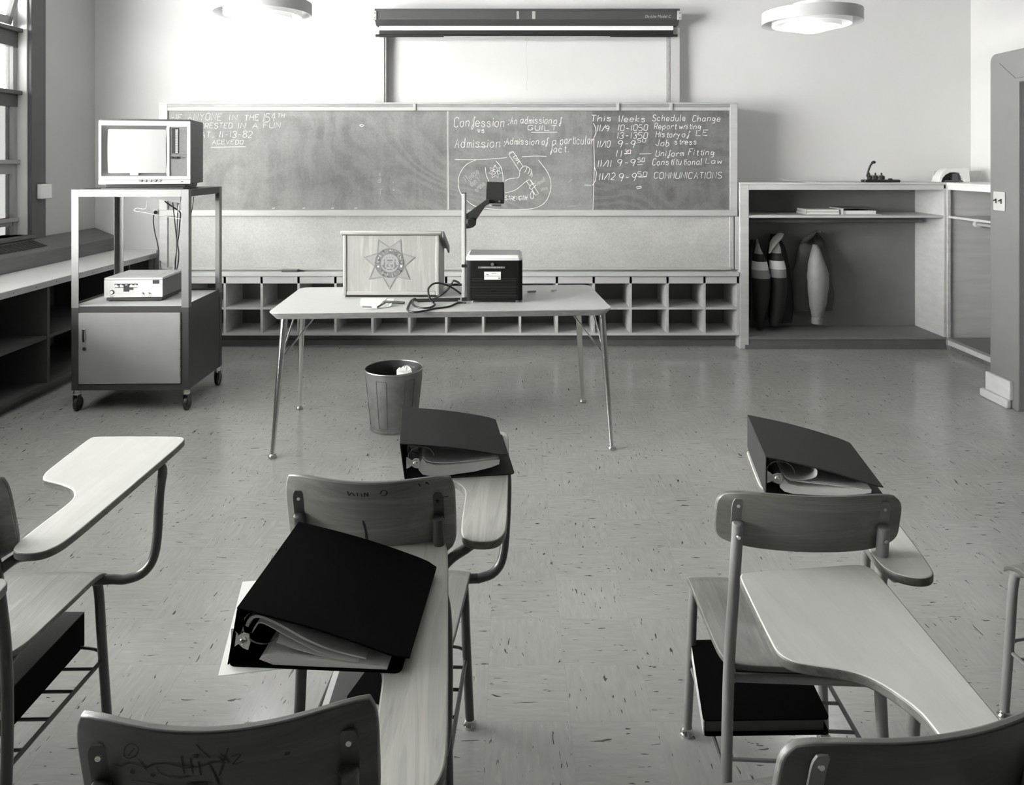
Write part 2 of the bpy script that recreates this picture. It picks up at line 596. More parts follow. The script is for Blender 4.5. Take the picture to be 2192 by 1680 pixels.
# single-stroke hand lettering: two digits per point (x 0-6, y 0-9; baseline 2, x-height 6, cap 9)
GL = {
'A': '02 39 62;15 55', 'B': '02 09 49 58 57 46 06;46 65 64 63 42 02', 'C': '68 49 29 08 05 03 22 42 63', 'D': '02 09 39 68 65 63 32 02',
'E': '69 09 02 62;06 46', 'F': '69 09 02;06 46', 'G': '68 49 29 08 05 03 22 42 63 65 45', 'H': '09 02;69 62;06 66', 'I': '29 22',
'J': '59 53 32 13 04', 'K': '09 02;69 05 62', 'L': '09 02 62', 'M': '02 09 35 69 62', 'N': '02 09 62 69', 'O': '29 08 05 03 22 42 63 66 68 49 29',
'P': '02 09 49 68 66 45 05', 'R': '02 09 49 68 66 45 05;35 62', 'S': '68 49 29 08 07 16 55 64 63 42 22 03', 'T': '09 69;39 32',
'U': '09 03 22 42 63 69', 'V': '09 32 69', 'W': '09 12 36 52 69', 'X': '09 62;69 02', 'Y': '09 36 69;36 32', 'Z': '09 69 02 62',
'a': '55 46 26 05 03 22 32 54;56 53 62', 'b': '09 02 32 53 54 36 16 05', 'c': '55 36 16 05 03 22 42 53', 'd': '59 52;55 36 16 04 03 22 42 53',
'e': '04 54 55 36 16 05 03 22 42 53', 'f': '58 49 38 32 20 10 12 44', 'g': '55 36 16 04 13 33 55;56 51 30 10', 'h': '09 02;04 26 46 55 52',
'i': '26 22;27 28', 'j': '36 31 10;37 38', 'k': '09 02;56 04 52', 'l': '29 22 32', 'm': '06 02;05 26 35 32;35 56 65 62', 'n': '06 02;05 26 46 55 52',
'o': '26 05 03 22 42 53 55 46 26', 'p': '06 00;05 26 46 55 53 42 22 03', 'q': '56 50;55 36 16 04 13 33 54', 'r': '06 02;04 26 46 55', 's': '55 36 16 05 44 53 42 22 03', 't': '38 33 42 52;16 56',
'u': '06 03 22 42 54;56 52', 'v': '06 32 56', 'w': '06 12 35 52 66', 'x': '06 52;56 02', 'y': '06 33;56 20 00', 'z': '06 56 02 52',
'0': '29 08 05 03 22 42 63 66 68 49 29', '1': '39 32', '2': '08 29 49 68 66 02 62', '3': '08 29 49 68 66 36 64 63 42 22 03', '4': '39 05 65;49 42',
'5': '59 09 06 46 64 63 42 02', '8': '46 68 49 29 08 26 46 64 63 42 22 03 04 26', '9': '67 48 28 07 06 25 45 67 42', '-': '15 55', '/': '02 69',
':': '33 34;36 37', '.': '22 23', "'": '29 27'}
NARROW = {'I': 3, 'i': 3, 'l': 4, '1': 4, ':': 3, '.': 3, "'": 3, 't': 6, 'f': 6, 'r': 6, '/': 6}

def ribbon(mb, pts, wd, fn):
    """flat chalk stroke along 2d pts"""
    pts = [Vector(p) for p in pts]
    if len(pts) < 2:
        return
    L, Rr = [], []
    for i, p in enumerate(pts):
        t = pts[min(i + 1, len(pts) - 1)] - pts[max(i - 1, 0)]
        if t.length < 1e-9:
            t = Vector((1, 0))
        t.normalize()
        n = Vector((-t.y, t.x)) * wd / 2 * random.uniform(0.75, 1.2)
        L.append(fn(p + n))
        Rr.append(fn(p - n))
    m = len(pts)
    mb.add(L + Rr, [(i, i + 1, m + i + 1, m + i) for i in range(m - 1)])

def lettering(mb, txt, x0, x1, yb, cap, wd, fn, slant=0.12, ang=0.0):
    """hand-written word between x0 and x1 on baseline yb (2d, y down), cap height cap"""
    adv = [NARROW.get(c, 8) if c != ' ' else 5 for c in txt]
    tot = sum(adv)
    sx = (x1 - x0) / tot
    x = 0.0
    ca, sa = math.cos(ang), math.sin(ang)
    for c, a in zip(txt, adv):
        if c in GL:
            dy = random.uniform(-0.05, 0.05) * cap
            for st in GL[c].split(';'):
                pts = []
                for p in st.split():
                    px, py = int(p[0]), int(p[1])
                    off = 2 if c in 'Iil1' else 0
                    yy = (py - 2) / 7 * cap + dy
                    xx = (x + (px - off) * 0.9) * sx + yy * slant + random.uniform(-0.02, 0.02) * cap
                    pts.append((x0 + xx * ca - yy * sa, yb - (xx * sa + yy * ca)))
                if c.islower() or c in 'COSGDUJ0235689':
                    if len(pts) > 2:
                        pts = [tuple(q)[:2] for q in smooth_path([(a_, b_, 0) for a_, b_ in pts], 4)]
                ribbon(mb, pts, wd, fn)
        x += a

# ---------------------------------------------------------------- the room
fl = MB(); fl.box(LWX - 0.3, RWX + 0.2, RWY - 0.2, BWY + 0.2, -0.12, 0.0)
struct(fl.build('floor', M['floor']))
ce = MB(); ce.box(LWX - 0.3, RWX + 0.2, RWY - 0.2, BWY + 0.2, CZ, CZ + 0.12)
struct(ce.build('ceiling', M['ceiling']))
b = MB(); b.box(LWX - 0.3, RWX + 0.2, BWY, BWY + 0.15, 0, CZ)
struct(b.build('wall_back', M['wall']))
b = MB(); b.box(RWX, RWX + 0.15, RWY, BWY, 0, CZ)
struct(b.build('wall_right', M['wall']))
b = MB(); b.box(3.12, 3.20, RWY + 0.001, 2.899, 0, CZ - 0.001)
struct(b.build('added_dark_wall', M['rear']))  # unseen dark wall added to cut light bounced onto the chair backs
b = MB(); b.box(LWX - 0.3, RWX + 0.2, RWY - 0.15, RWY, 0, CZ)
struct(b.build('wall_rear', M['rear']))
WT = 0.16
b = MB()
b.box(LWX - WT, LWX, RWY, BWY, 0, WIN_Z0)
b.box(LWX - WT, LWX, RWY, BWY, WIN_Z1, CZ)
b.box(LWX - WT, LWX, RWY, WIN_Y0, WIN_Z0, WIN_Z1)
b.box(LWX - WT, LWX, WIN_Y1, BWY, WIN_Z0, WIN_Z1)
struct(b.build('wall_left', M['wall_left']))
# pale plaster reveal at the far jamb, lining the opening
b = MB()
b.box(LWX - WT, LWX - 0.001, WIN_Y1 - 0.012, WIN_Y1 + 0.0, WIN_Z0, WIN_Z1)
struct(b.build('trim_1', M['reveal']))
# dark casing round the window bank and sill board
b = MB()
b.box(LWX - 0.01, LWX + 0.03, WIN_Y1 + 0.0, WIN_Y1 + 0.17, WIN_Z0 - 0.10, WIN_Z1 + 0.15)
b.box(LWX - 0.01, LWX + 0.03, WIN_Y0 - 0.17, WIN_Y0, WIN_Z0 - 0.10, WIN_Z1 + 0.15)
b.box(LWX - 0.01, LWX + 0.03, WIN_Y0, WIN_Y1, WIN_Z1, WIN_Z1 + 0.15)
struct(b.build('trim_2', M['casing'], bevel=0.004))
b = MB()
b.box(LWX - WT, LWX + 0.05, WIN_Y0 - 0.1, WIN_Y1 + 0.02, WIN_Z0 - 0.03, WIN_Z0)
b.box(LWX - 0.01, LWX + 0.04, WIN_Y0 - 0.1, WIN_Y1 + 0.02, WIN_Z0 - 0.10, WIN_Z0 - 0.03)
struct(b.build('trim_3', M['casing'], bevel=0.006))
# four sashed windows; the far one's glass is darkened to dim its light on the back wall
n_win = 4
span = (WIN_Y1 - 0.012 - WIN_Y0) / n_win
WX = LWX - 0.10
for k in range(n_win):
    y1 = WIN_Y1 - 0.012 - k * span
    y0 = y1 - span
    b = MB()
    for ya, yb_ in ((y1 - 0.045, y1), (y0, y0 + 0.045)):
        b.box(WX - 0.03, WX + 0.03, ya, yb_, WIN_Z0, WIN_Z1)
    b.box(WX - 0.03, WX + 0.03, y0, y1, WIN_Z1 - 0.04, WIN_Z1)
    wn = struct(b.build('window_%d' % (k + 1), M['sash'], bevel=0.003))
    for nm, za, zb, d in (('transom', 2.37, 2.51, 0.075), ('meeting_rail', 1.925, 2.045, 0.07), ('sash_rail', 1.425, 1.53, 0.055), ('bottom_rail', 1.04, 1.10, 0.045)):
        r = MB()
        r.box(WX - 0.02, WX + d * 0.5, y0, y1, za, zb)
        r.box(WX - 0.02, WX + d, y0, y1, zb - 0.03, zb)
        r.build(nm, M['casing'] if nm in ('transom', 'meeting_rail') else M['sash'], wn, bevel=0.003)
    for za, zb, mm in ((WIN_Z0, 1.04, 'pane'), (1.10, 1.425, 'pane'), (1.53, 1.925, 'pane'), (2.045, 2.37, 'pane_grey')):
        if k == 0 and mm == 'pane':
            mm = 'pane_dimmed'
        r = MB()
        r.box(WX - 0.004, WX, y0 + 0.045, y1 - 0.045, za, zb)
        r.build('pane', M[mm], wn)
    # hopper sash tipped into the room
    t = R(-16)
    hop = MB()
    def hp(y, h):
        return Vector((WX + 0.01 + h * math.sin(-t), y, 2.53 + h * math.cos(t)))
    for (ya, yb_, ha, hb) in ((y0 + 0.06, y1 - 0.06, 0, 0.06), (y0 + 0.06, y1 - 0.06, 0.40, 0.44), (y0 + 0.06, y0 + 0.10, 0, 0.44), (y1 - 0.10, y1 - 0.06, 0, 0.44)):
        c = hp((ya + yb_) / 2, (ha + hb) / 2)
        hop.obox(c, (0.015 * math.cos(t), 0, 0.015 * math.sin(t)), (0, (yb_ - ya) / 2, 0), (math.sin(-t) * (hb - ha) / 2, 0, math.cos(t) * (hb - ha) / 2))
    hs = hop.build('hopper_sash', M['sash'], wn)
    r = MB()
    r.add([hp(y0 + 0.09, 0.05), hp(y1 - 0.09, 0.05), hp(y1 - 0.09, 0.41), hp(y0 + 0.09, 0.41)], [(0, 1, 2, 3)])
    r.build('pane', M['pane_dimmed' if k == 0 else 'pane'], hs)

# wall outlet beside the window
t = thing('outlet_box', 'small pale outlet box fixed to the left wall beside the window casing', 'outlet', (LWX, 5.73, 1.28))
b = MB(); b.box(LWX + 0.031, LWX + 0.075, 5.66, 5.775, 1.235, 1.345)
b.build('box', M['white'], t, bevel=0.004)
b = MB(); b.box(LWX, LWX + 0.075, 5.776, 5.79, 1.23, 1.35)
b.build('cover_plate', M['plate'], t, bevel=0.002)

# right side: grey painted door surround standing proud of the alcove
def door_poly(p):
    return Vector((3.07, p[0], p[1]))
b = MB()
outer = [(4.80, 0.0), (4.80, 2.20), (2.9, 2.20), (2.9, 0.0), (3.15, 0.0), (3.15, 2.0), (4.53, 2.0), (4.53, 0.0)]
pts = []
for i, p in enumerate(outer):
    if i == 1:
        for k in range(7):
            a = R(90 * k / 6)
            pts.append((4.80 - 0.05 + 0.05 * math.cos(a), 2.20 - 0.05 + 0.05 * math.sin(a)))
    else:
        pts.append(p)
b.prism(pts, door_poly, (0.13, 0, 0))
d1 = struct(b.build('door_1', M['grey_trim'], bevel=0.006))
b = MB()
b.box(3.10, 3.19, 4.495, 4.53, 0, 2.0); b.box(3.10, 3.19, 3.15, 3.185, 0, 2.0); b.box(3.10, 3.19, 3.15, 4.53, 1.965, 2.0)
b.build('door_stop', M['grey_trim'], d1, bevel=0.004)
b = MB(); b.box(3.165, 3.20, 3.185, 4.495, 0.005, 1.965)
dl = b.build('door_leaf', M['dark_door'], d1)
b = MB(); b.lathe([(0.0, 0), (0.03, 0), (0.03, 0.006), (0.012, 0.01), (0.012, 0.04), (0.027, 0.05), (0.027, 0.065), (0.0, 0.075)], n=20)
for i, v in enumerate(b.v):
    b.v[i] = Vector((3.165 - v.z, 3.27 + v.x, 1.0 + v.y))
b.build('door_knob', M['steel'], dl)
# mitre joint scribed on the casing corner
b = MB()
b.obox((3.0695, 4.63, 2.08), (0.0008, 0, 0), (0, 0.075, 0.055), (0, -0.0008, 0.0012))
b.obox((3.0695, 4.1, 2.026), (0.0008, 0, 0), (0, 0.455, 0), (0, 0, 0.0012))
b.build('mitre_line', M['ink'], d1)
b = MB()
b.box(3.20, RWX, 4.66, 4.80, 0, 2.20)
b.box(3.20, RWX, 2.9, 4.80, 2.14, 2.20)
b.box(3.20, RWX, 2.9, 3.04, 0, 2.14)
struct(b.build('trim_4', M['grey_trim']))
b = MB()
b.box(3.045, 3.07, 4.575, 4.81, 0.055, 0.17)
struct(b.build('baseboard_right', M['pale_wood'], bevel=0.004))
b = MB()
b.box(3.03, 3.07, 4.585, 4.85, 0.0, 0.055)
struct(b.build('trim_5', M['pale_wood'], bevel=0.012))
t = thing('light_switch', 'double light switch plate on the grey door surround', 'switch', (3.07, 4.70, 1.27))
b = MB(); b.prism(rrect(4.648, 4.758, 1.208, 1.328, 0.006), lambda p: Vector((3.069, p[0], p[1])), (-0.006, 0, 0))
b.build('plate', M['plate'], t, bevel=0.002)
for y in (4.73, 4.68):
    b = MB(); b.box(3.0605, 3.0632, y - 0.006, y + 0.006, 1.254, 1.284)
    sl = b.build('toggle', M['ink'], t)
    b = MB(); b.obox((3.054, y, 1.275), (0.008, 0, 0.004), (0, 0.004, 0), (-0.001, 0, 0.003))
    b.build('lever', M['black'], sl)

# ---------------------------------------------------------------- low bookcase along the left wall
CXF = -2.985
t = thing('window_bookcase', 'long low bookcase with white top under the left windows', 'bookcase', (-3.3, 4.0, 0))
yA, yB = 0.6, BWY - 0.002
b = MB()
b.prism([(LWX + 0.002, yA), (CXF, yA), (CXF, 6.27), (-3.09, yB), (LWX + 0.002, yB)], lambda p: Vector((p[0], p[1], 0.714)), (0, 0, 0.038))
b.build('counter_top', M['counter'], t, bevel=0.002)
b = MB()
b.box(CXF, CXF + 0.004, yA, 6.265, 0.712, 0.750)
for k in range(26):
    y = 0.9 + k * 0.21
    b.obox((CXF + 0.0045, y, 0.731), (0.001, 0, 0), (0, 0.003, 0), (0, 0, 0.003), 1)
b.build('edge_band', [M['plate'], M['ink']], t)
xs = CXF - 0.035
for y in (0.65, 1.7, 2.76, 3.815, 4.87, 5.90):
    b = MB(); b.box(LWX + 0.02, xs, y - 0.014, y + 0.014, 0.075, 0.712)
    b.build('divider', M['grey_shelf'], t)
b = MB(); b.box(LWX + 0.02, xs - 0.004, yA, 6.25, 0.365, 0.387)
b.build('shelf', M['grey_shelf'], t)
b = MB(); b.box(LWX + 0.02, xs + 0.003, yA, 6.25, 0.055, 0.080)
b.build('bottom_shelf', M['grey_shelf'], t)
b = MB(); b.box(LWX + 0.002, LWX + 0.018, yA, yB, 0, 0.712)
b.build('back_panel', M['grey_shelf'], t)
b = MB(); b.box(LWX + 0.02, xs - 0.05, yA, 6.25, 0, 0.054)
b.build('toe_kick', M['toe'], t)
b = MB(); b.add([(CXF - 0.03, 6.20, 0.0), (CXF - 0.02, 6.25, 0.0), (-3.11, yB, 0.0), (-3.14, yB, 0.0)] + [(CXF - 0.03, 6.20, 0.712), (CXF - 0.02, 6.25, 0.712), (-3.11, yB, 0.712), (-3.14, yB, 0.712)],
                [(0, 1, 2, 3), (4, 7, 6, 5), (0, 4, 5, 1), (1, 5, 6, 2), (2, 6, 7, 3), (3, 7, 4, 0)])
b.build('end_panel', M['pale_dark'], t)
# sloping dark wooden sill standing on the counter against the wall
t = thing('sloped_sill_box', 'dark sloping wooden sill box on the white counter below the window', 'sill', (-3.53, 4.0, 0.752))
b = MB()
b.prism([(-3.44, 0.753), (-3.44, 0.86), (-3.452, 0.874), (LWX + 0.003, 0.943), (LWX + 0.003, 0.753)], lambda p: Vector((p[0], yA + 0.05, p[1])), (0, yB - yA - 0.052, 0))
b.build('sill_board', M['slope'], t, bevel=0.004)
b = MB()
def slp(u, y, dz=0.002):
    return Vector((-3.452 - u * 0.16, y, 0.874 + u * 0.0628 + dz))
for y0, y1 in ((3.9, 5.60),):
    b.add([slp(0.14, y0), slp(0.14, y1), slp(0.80, y1), slp(0.80, y0)], [(0, 1, 2, 3)])
    for k in range(40):
        y = y0 + (y1 - y0) * (k + 0.5) / 40
        b.obox(slp(0.47, y, 0.004), (0.05, 0, -0.0196), (0, 0.008, 0), (0.0008, 0, 0.002))
b.build('grille', M['grille'], t)

# ---------------------------------------------------------------- chalkboard wall
BY = 6.11
b = MB(); b.box(W(341, 0, BY).x, 1.842, BY + 0.001, BWY - 0.001, 0.61, W(0, 220, BY).z)
struct(b.build('trim_6', M['frame_wood']))
def wb(x, y, d=0.0):
    p = W(x, y, BY)
    return Vector((p.x, BY - d, p.z))
def wbox(mb, x0, x1, y0, y1, d0, d1):
    """box on the back wall from pixel rectangle, d0..d1 metres proud of the wall"""
    Ym = BY - d1
    a, c = W(x0, y1, Ym), W(x1, y0, Ym)
    mb.box(a.x, c.x, BY - d1, BY - d0, a.z, c.z)
cb = thing('chalkboard', 'wide slate chalkboard covered in handwriting, on the back wall', 'chalkboard', (-0.55, BY, 1.09))
b = MB(); wbox(b, 355, 958, 236, 452, 0.003, 0.012)
b.build('slate_panel', M['slate'], cb)
b = MB(); wbox(b, 959.5, 1268, 236, 452, 0.003, 0.012)
b.build('slate_panel', M['slate'], cb)
b = MB(); wbox(b, 1268, 1568, 236, 452, 0.003, 0.012)
b.build('slate_panel', M['slate2'], cb)
b = MB(); wbox(b, 340, 358, 222, 462, 0.001, 0.03); wbox(b, 1563, 1579, 222, 462, 0.001, 0.03); wbox(b, 346, 1575, 229, 237, 0.001, 0.026)
wbox(b, 340, 1579, 219, 222.5, 0.001, 0.035)
b.build('board_frame', M['frame_wood'], cb, bevel=0.003)
b = MB(); wbox(b, 346, 1575, 222.5, 229, 0.001, 0.028)
cr = b.build('cork_rail', M['frame_grey'], cb, bevel=0.002)
for x in (887, 1323, 1437):
    b = MB(); wbox(b, x - 3, x + 3, 221, 236, 0.026, 0.040)
    b.build('rail_clip', M['plate'], cr, bevel=0.002)
b = MB(); wbox(b, 340, 1579, 449.5, 462.5, 0.001, 0.045)
b.build('bottom_rail', M['frame_wood'], cb, bevel=0.004)
b = MB(); wbox(b, 956.8, 959.8, 237, 450, 0.010, 0.014)
b.build('panel_joint', M['frame_wood'], cb)

def chalk_fn(ox, oy, sc):
    return lambda p: wb(ox + p[0] / sc, oy + p[1] / sc, 0.0135)
f3 = chalk_fn(320, 180, 3.425)
f4 = chalk_fn(940, 200, 3.2235)
random.seed(11)
def written(nm, fn, words, wd=3.6, strokes=(), slant=0.13, mm='chalk', angs=None):
    mb = MB()
    for wq in words:
        lettering(mb, *wq[:5], wd, fn, wq[5] if len(wq) > 5 else slant, R(wq[6]) if len(wq) > 6 else 0.0)
    for pl in strokes:
        ribbon(mb, pl, wd, fn)
    mb.build(nm, M[mm], cb, fix=False)
written('chalk_line', f3, [('-IF', 160, 252, 264, 42), ('ANYONE', 285, 545, 266, 50), ('IN', 590, 662, 265, 40), ('THE', 700, 815, 268, 42), ('154', 835, 935, 274, 58), ('TH', 942, 1000, 246, 30)], mm='chalk_mid')
written('chalk_line', f3, [('INTERESTED', 292, 620, 324, 38), ('IN', 655, 720, 322, 38), ('A', 758, 815, 325, 38), ('FUN', 838, 975, 322, 40)], mm='chalk_mid')
written('chalk_line', f3, [('SAT.', 345, 475, 392, 42), ('11-13-82', 515, 765, 392, 46)], mm='chalk_mid')
written('chalk_line', f3, [('ACEVEDO', 465, 700, 440, 30), ('R', 355, 392, 438, 26)], strokes=[[(455, 464), (580, 461), (710, 459)], [(340, 474), (396, 473)]], mm='chalk_mid')
written('chalk_marks', f3, [('c', 1686, 1706, 668, 26), ('d', 1676, 1708, 722, 32), ('T', 1680, 1722, 806, 40), ('1', 1784, 1796, 726, 16), ('x', 1786, 1806, 780, 18)], 3.2, mm='chalk_soft')
written('chalk_loop', f3, [], 4, [[(1540, 303), (1558, 296), (1576, 304), (1560, 313), (1540, 303)]])
for x in (915, 1135, 1345, 1515):
    written('chalk_smudge', f3, [], 9, [[(x - 10, 910), (x + 10, 907)]], mm='chalk_soft')
written('chalk_line', f4, [('Confession:', 105, 478, 230, 66), ('An', 492, 546, 212, 48), ('admission', 562, 785, 208, 50), ('of', 790, 852, 210, 46)], slant=0.10)
written('chalk_line', f4, [('GUILT', 612, 822, 254, 32)], 4.0, [[(635, 268), (720, 268), (815, 267)]], 0.10)
written('chalk_line', f4, [('vs', 265, 322, 270, 36)])
written('chalk_line', f4, [('Admission:', 108, 450, 374, 64), ('Admission', 458, 698, 353, 46), ('of', 708, 756, 352, 46), ('a', 780, 822, 352, 50), ('particular', 835, 1072, 350, 58)], strokes=[[(250, 370), (330, 366)]], slant=0.10)
written('chalk_line', f4, [('fact.', 765, 895, 406, 50)], slant=0.10)
mb = MB()
for pl in ([(110, 456), (290, 456), (465, 443)], [(570, 437), (660, 432), (740, 434)],
           [(255, 458), (190, 490), (145, 550), (132, 620), (150, 690), (200, 745), (260, 780), (380, 798), (550, 800), (660, 790), (730, 750), (765, 680), (770, 610), (745, 540), (685, 460)],
           [(320, 510), (325, 560), (345, 608)], [(390, 464), (425, 505), (438, 555), (442, 608)],
           [(455, 605), (475, 592), (510, 585), (550, 577), (556, 535)], [(455, 686), (520, 668), (560, 640), (600, 606), (632, 590), (640, 570)],
           [(556, 538), (570, 512), (590, 500), (606, 506), (600, 525), (590, 545)], [(604, 506), (622, 514), (622, 535), (612, 555)], [(622, 516), (636, 530), (634, 555), (622, 570)], [(634, 540), (642, 560), (636, 585), (620, 596)],
           [(640, 672), (628, 700), (636, 726), (650, 720), (652, 694), (642, 672)], [(660, 645), (628, 600)]):
    q = smooth_path([(x, y, 0) for x, y in pl], 5)
    ribbon(mb, [(p.x, p.y) for p in q], 3.8, f4)
for pl in ([(556, 536), (480, 420), (484, 408), (510, 400), (578, 502)], [(482, 420), (508, 404)], [(602, 606), (630, 642)], [(628, 592), (650, 622)], [(622, 652), (634, 626), (656, 622), (668, 632), (636, 662), (622, 652)],
           [(640, 662), (664, 702), (686, 690), (658, 645)]):
    ribbon(mb, pl, 3.8, f4)
st = []
for k in range(15):
    a = -PI / 2 + k * PI / 7
    r = 46 if k % 2 == 0 else 26
    st.append((386 + r * math.cos(a), 540 + r * math.sin(a)))
ribbon(mb, st, 3.8, f4)
lettering(mb, '154', 362, 414, 556, 32, 3.4, f4)
lettering(mb, 'CAPE', 512, 576, 438, 22, 3.0, f4, 0.0, R(-56))
lettering(mb, 'STRENGTH', 455, 610, 735, 28, 3.6, f4)
mb.build('chalk_drawing', M['chalk'], cb, fix=False)
written('chalk_note', f4, [('Please', 188, 305, 612, 46, 0.1, 34), ("don't", 226, 298, 642, 40, 0.1, 36), ('erase', 262, 345, 680, 38, 0.1, 42)], 3.2, mm='chalk_soft')
written('chalk_note', f4, [('Squad', 672, 745, 636, 32, 0.1, 28), ('idea', 706, 756, 676, 26, 0.1, 24)], 3.0, mm='chalk_soft')
for pl, wd in (([(890, 615), (905, 600), (920, 590)], 4), ([(885, 778), (945, 776)], 3), ([(1003, 632), (1047, 634)], 11)):
    written('chalk_smudge', f4, [], wd, [pl], mm='chalk_soft')
written('chalk_line', f4, [('This', 1045, 1200, 192, 42), ('Weeks', 1235, 1432, 196, 44), ('Schedule', 1470, 1706, 190, 42), ('Change', 1745, 1948, 192, 42)], 3.8, slant=0.16)
written('chalk_line', f4, [('11/9', 1085, 1180, 260, 42), ('10-1050', 1230, 1445, 256, 40), ('Report', 1482, 1640, 246, 40), ('writing', 1655, 1812, 246, 38)], 3.8, slant=0.16)
written('chalk_line', f4, [('13-1350', 1225, 1445, 310, 40), ('History', 1492, 1668, 302, 40), ('of', 1672, 1732, 300, 38), ('LE', 1770, 1862, 291, 38)], 3.8, slant=0.16)
written('chalk_line', f4, [('11/10', 1088, 1185, 372, 44), ('9-9', 1230, 1362, 372, 54), ('50', 1368, 1432, 336, 25), ('Job', 1490, 1598, 362, 42), ('stress', 1620, 1782, 352, 38)], 3.8, slant=0.16)
written('chalk_line', f4, [('11', 1215, 1275, 436, 42), ('30', 1276, 1326, 413, 24), ('Uniform', 1492, 1694, 432, 40), ('Fitting', 1718, 1906, 426, 42)], 3.8, [[(1275, 418), (1322, 414)], [(1380, 418), (1462, 416)]], 0.16)
written('chalk_line', f4, [('11/11', 1090, 1195, 506, 46), ('9-9', 1225, 1362, 502, 54), ('50', 1368, 1422, 473, 28), ('Constitutional', 1470, 1818, 492, 44), ('Law', 1835, 1958, 482, 36)], 3.8, [[(1364, 492), (1402, 490)]], 0.16)
written('chalk_line', f4, [('11/12', 1100, 1218, 596, 46), ('9-9', 1235, 1368, 606, 60), ('50', 1368, 1440, 571, 32), ('COMMUNICATIONS', 1480, 1955, 586, 42)], 3.8, [[(1374, 578), (1430, 574)]], 0.16)
written('chalk_loop', f4, [], 3.8, [[(1360, 645), (1392, 640), (1396, 650), (1364, 658), (1360, 645)]])
written('chalk_divider', f4, [], 4.4, [[(1063, 205), (1078, 235), (1082, 270), (1066, 310), (1070, 500), (1066, 620), (1060, 802)], [(1070, 505), (1084, 545), (1078, 600), (1055, 635)]])
written('chalk_divider', f4, [], 4.0, [[(57, 125), (64, 400), (66, 800)]])

tb = thing('tackboard', 'long pale dusty tackboard panel between the chalkboard and the cubbies', 'tackboard', (-0.55, BY, 0.6))
b = MB(); wbox(b, 357, 1566, 462, 577, 0.002, 0.012)
b.build('panel', M['tack'], tb)
b = MB(); wbox(b, 341, 358, 463, 577, 0.001, 0.028); wbox(b, 1562, 1571, 463, 577, 0.001, 0.024); wbox(b, 1573.5, 1581.5, 463, 577, 0.001, 0.028); wbox(b, 357, 1566, 572, 578, 0.001, 0.03)
b.build('frame', M['frame_wood'], tb, bevel=0.003)

# cubby unit below
CY = 6.06
t = thing('cubby_unit', 'low pale wooden unit with two rows of open cubbies below the tackboard', 'shelf', (-0.55, 6.3, 0))
XR, XL, NP = 1.843, -2.875, 15
p = 0.2992
zt, zm, zb_ = 0.528, 0.3345, 0.108
b = MB(); b.box(XL, XR, CY - 0.015, BY - 0.031, 0.586, 0.622)
b.build('chalk_ledge', M['pale_wood'], t, bevel=0.005)
b = MB(); b.box(XL, XR, CY, CY + 0.02, zt, 0.585)
b.build('top_rail', M['pale_wood'], t, bevel=0.002)
b = MB(); b.box(XL, XR, BWY - 0.06, BWY - 0.05, zb_, 0.585)
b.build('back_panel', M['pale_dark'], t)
for k in range(NP + 1):
    x = 1.8597 - k * p if k else 1.8325
    b = MB(); b.box(x - 0.0095, x + 0.0095, CY, BWY - 0.061, zb_ + 0.02, 0.585)
    b.build('divider', M['pale_wood'], t)
for z, h in ((zm, 0.017), (zb_, 0.02)):
    b = MB(); b.box(XL, XR, CY + (0.0 if z != zm else 0.001), BWY - 0.061, z - (0.0 if z != zm else h), z + (h if z != zm else 0))
    b.build('shelf', M['pale_wood'], t)
b = MB(); b.box(XL, XR, CY + 0.115, CY + 0.13, 0.0, zb_ - 0.001)
b.box(XL, XR, CY + 0.105, CY + 0.115, 0.0, 0.05)
b.build('toe_kick', M['toe'], t, bevel=0.003)
# eraser and chalk on the ledge
t = thing('chalk_eraser', 'felt chalk eraser lying on the ledge under the tackboard, left of the lectern', 'eraser', (-1.79, 6.06, 0.622))
b = MB(); b.box(-1.865, -1.735, 6.046, 6.078, 0.6225, 0.637)
b.build('felt', M['cover_grey'], t, bevel=0.004)
b = MB(); b.box(-1.865, -1.735, 6.046, 6.078, 0.638, 0.645)
b.build('backing', M['frame_grey'], t, bevel=0.002)

# ---------------------------------------------------------------- coat cabinets
t = thing('coat_cabinet', 'open wooden coat cabinet with one shelf and a rod, right of the chalkboard', 'cabinet', (2.7, 6.27, 0))
cy0, cy1 = 6.05, BWY - 0.002
cx0, cx1 = 1.905, 3.516
b = MB(); b.box(cx0 - 0.06, cx0 + 0.013, cy0, cy1, 0.0, 1.328)
b.build('side_panel', M['pale_wood'], t, bevel=0.003)
b = MB(); b.box(cx1 - 0.02, cx1, cy0, cy1, 0.078, 1.30)
b.build('side_panel', M['pale_wood'], t, bevel=0.002)
b = MB(); b.box(cx0 - 0.06, cx1, cy0 - 0.002, cy1, 1.329, 1.347)
b.build('top_board', M['pale_wood'], t, bevel=0.003)
b = MB(); b.box(cx0 + 0.014, cx1 - 0.021, cy0, cy0 + 0.02, 1.288, 1.328)
b.build('top_rail', M['pale_wood'], t)
b = MB(); b.box(cx0 + 0.014, cx1 - 0.021, cy0 + 0.004, cy1 - 0.015, 1.062, 1.080)
b.build('shelf', M['pale_wood'], t)
b = MB(); b.box(cx0 + 0.014, cx1 - 0.0005, cy0 - 0.003, cy1 - 0.015, 0.078, 0.097)
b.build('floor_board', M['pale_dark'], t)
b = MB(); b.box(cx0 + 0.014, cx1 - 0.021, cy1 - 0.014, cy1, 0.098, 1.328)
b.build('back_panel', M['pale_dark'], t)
b = MB(); b.box(cx0 - 0.03, cx1 - 0.001, cy0 + 0.006, cy0 + 0.02, 0.0, 0.077); b.box(cx0 - 0.02, cx1 - 0.001, cy0 - 0.006, cy0 + 0.006, 0.0, 0.035)
b.build('toe_kick', M['toe'], t, bevel=0.003)
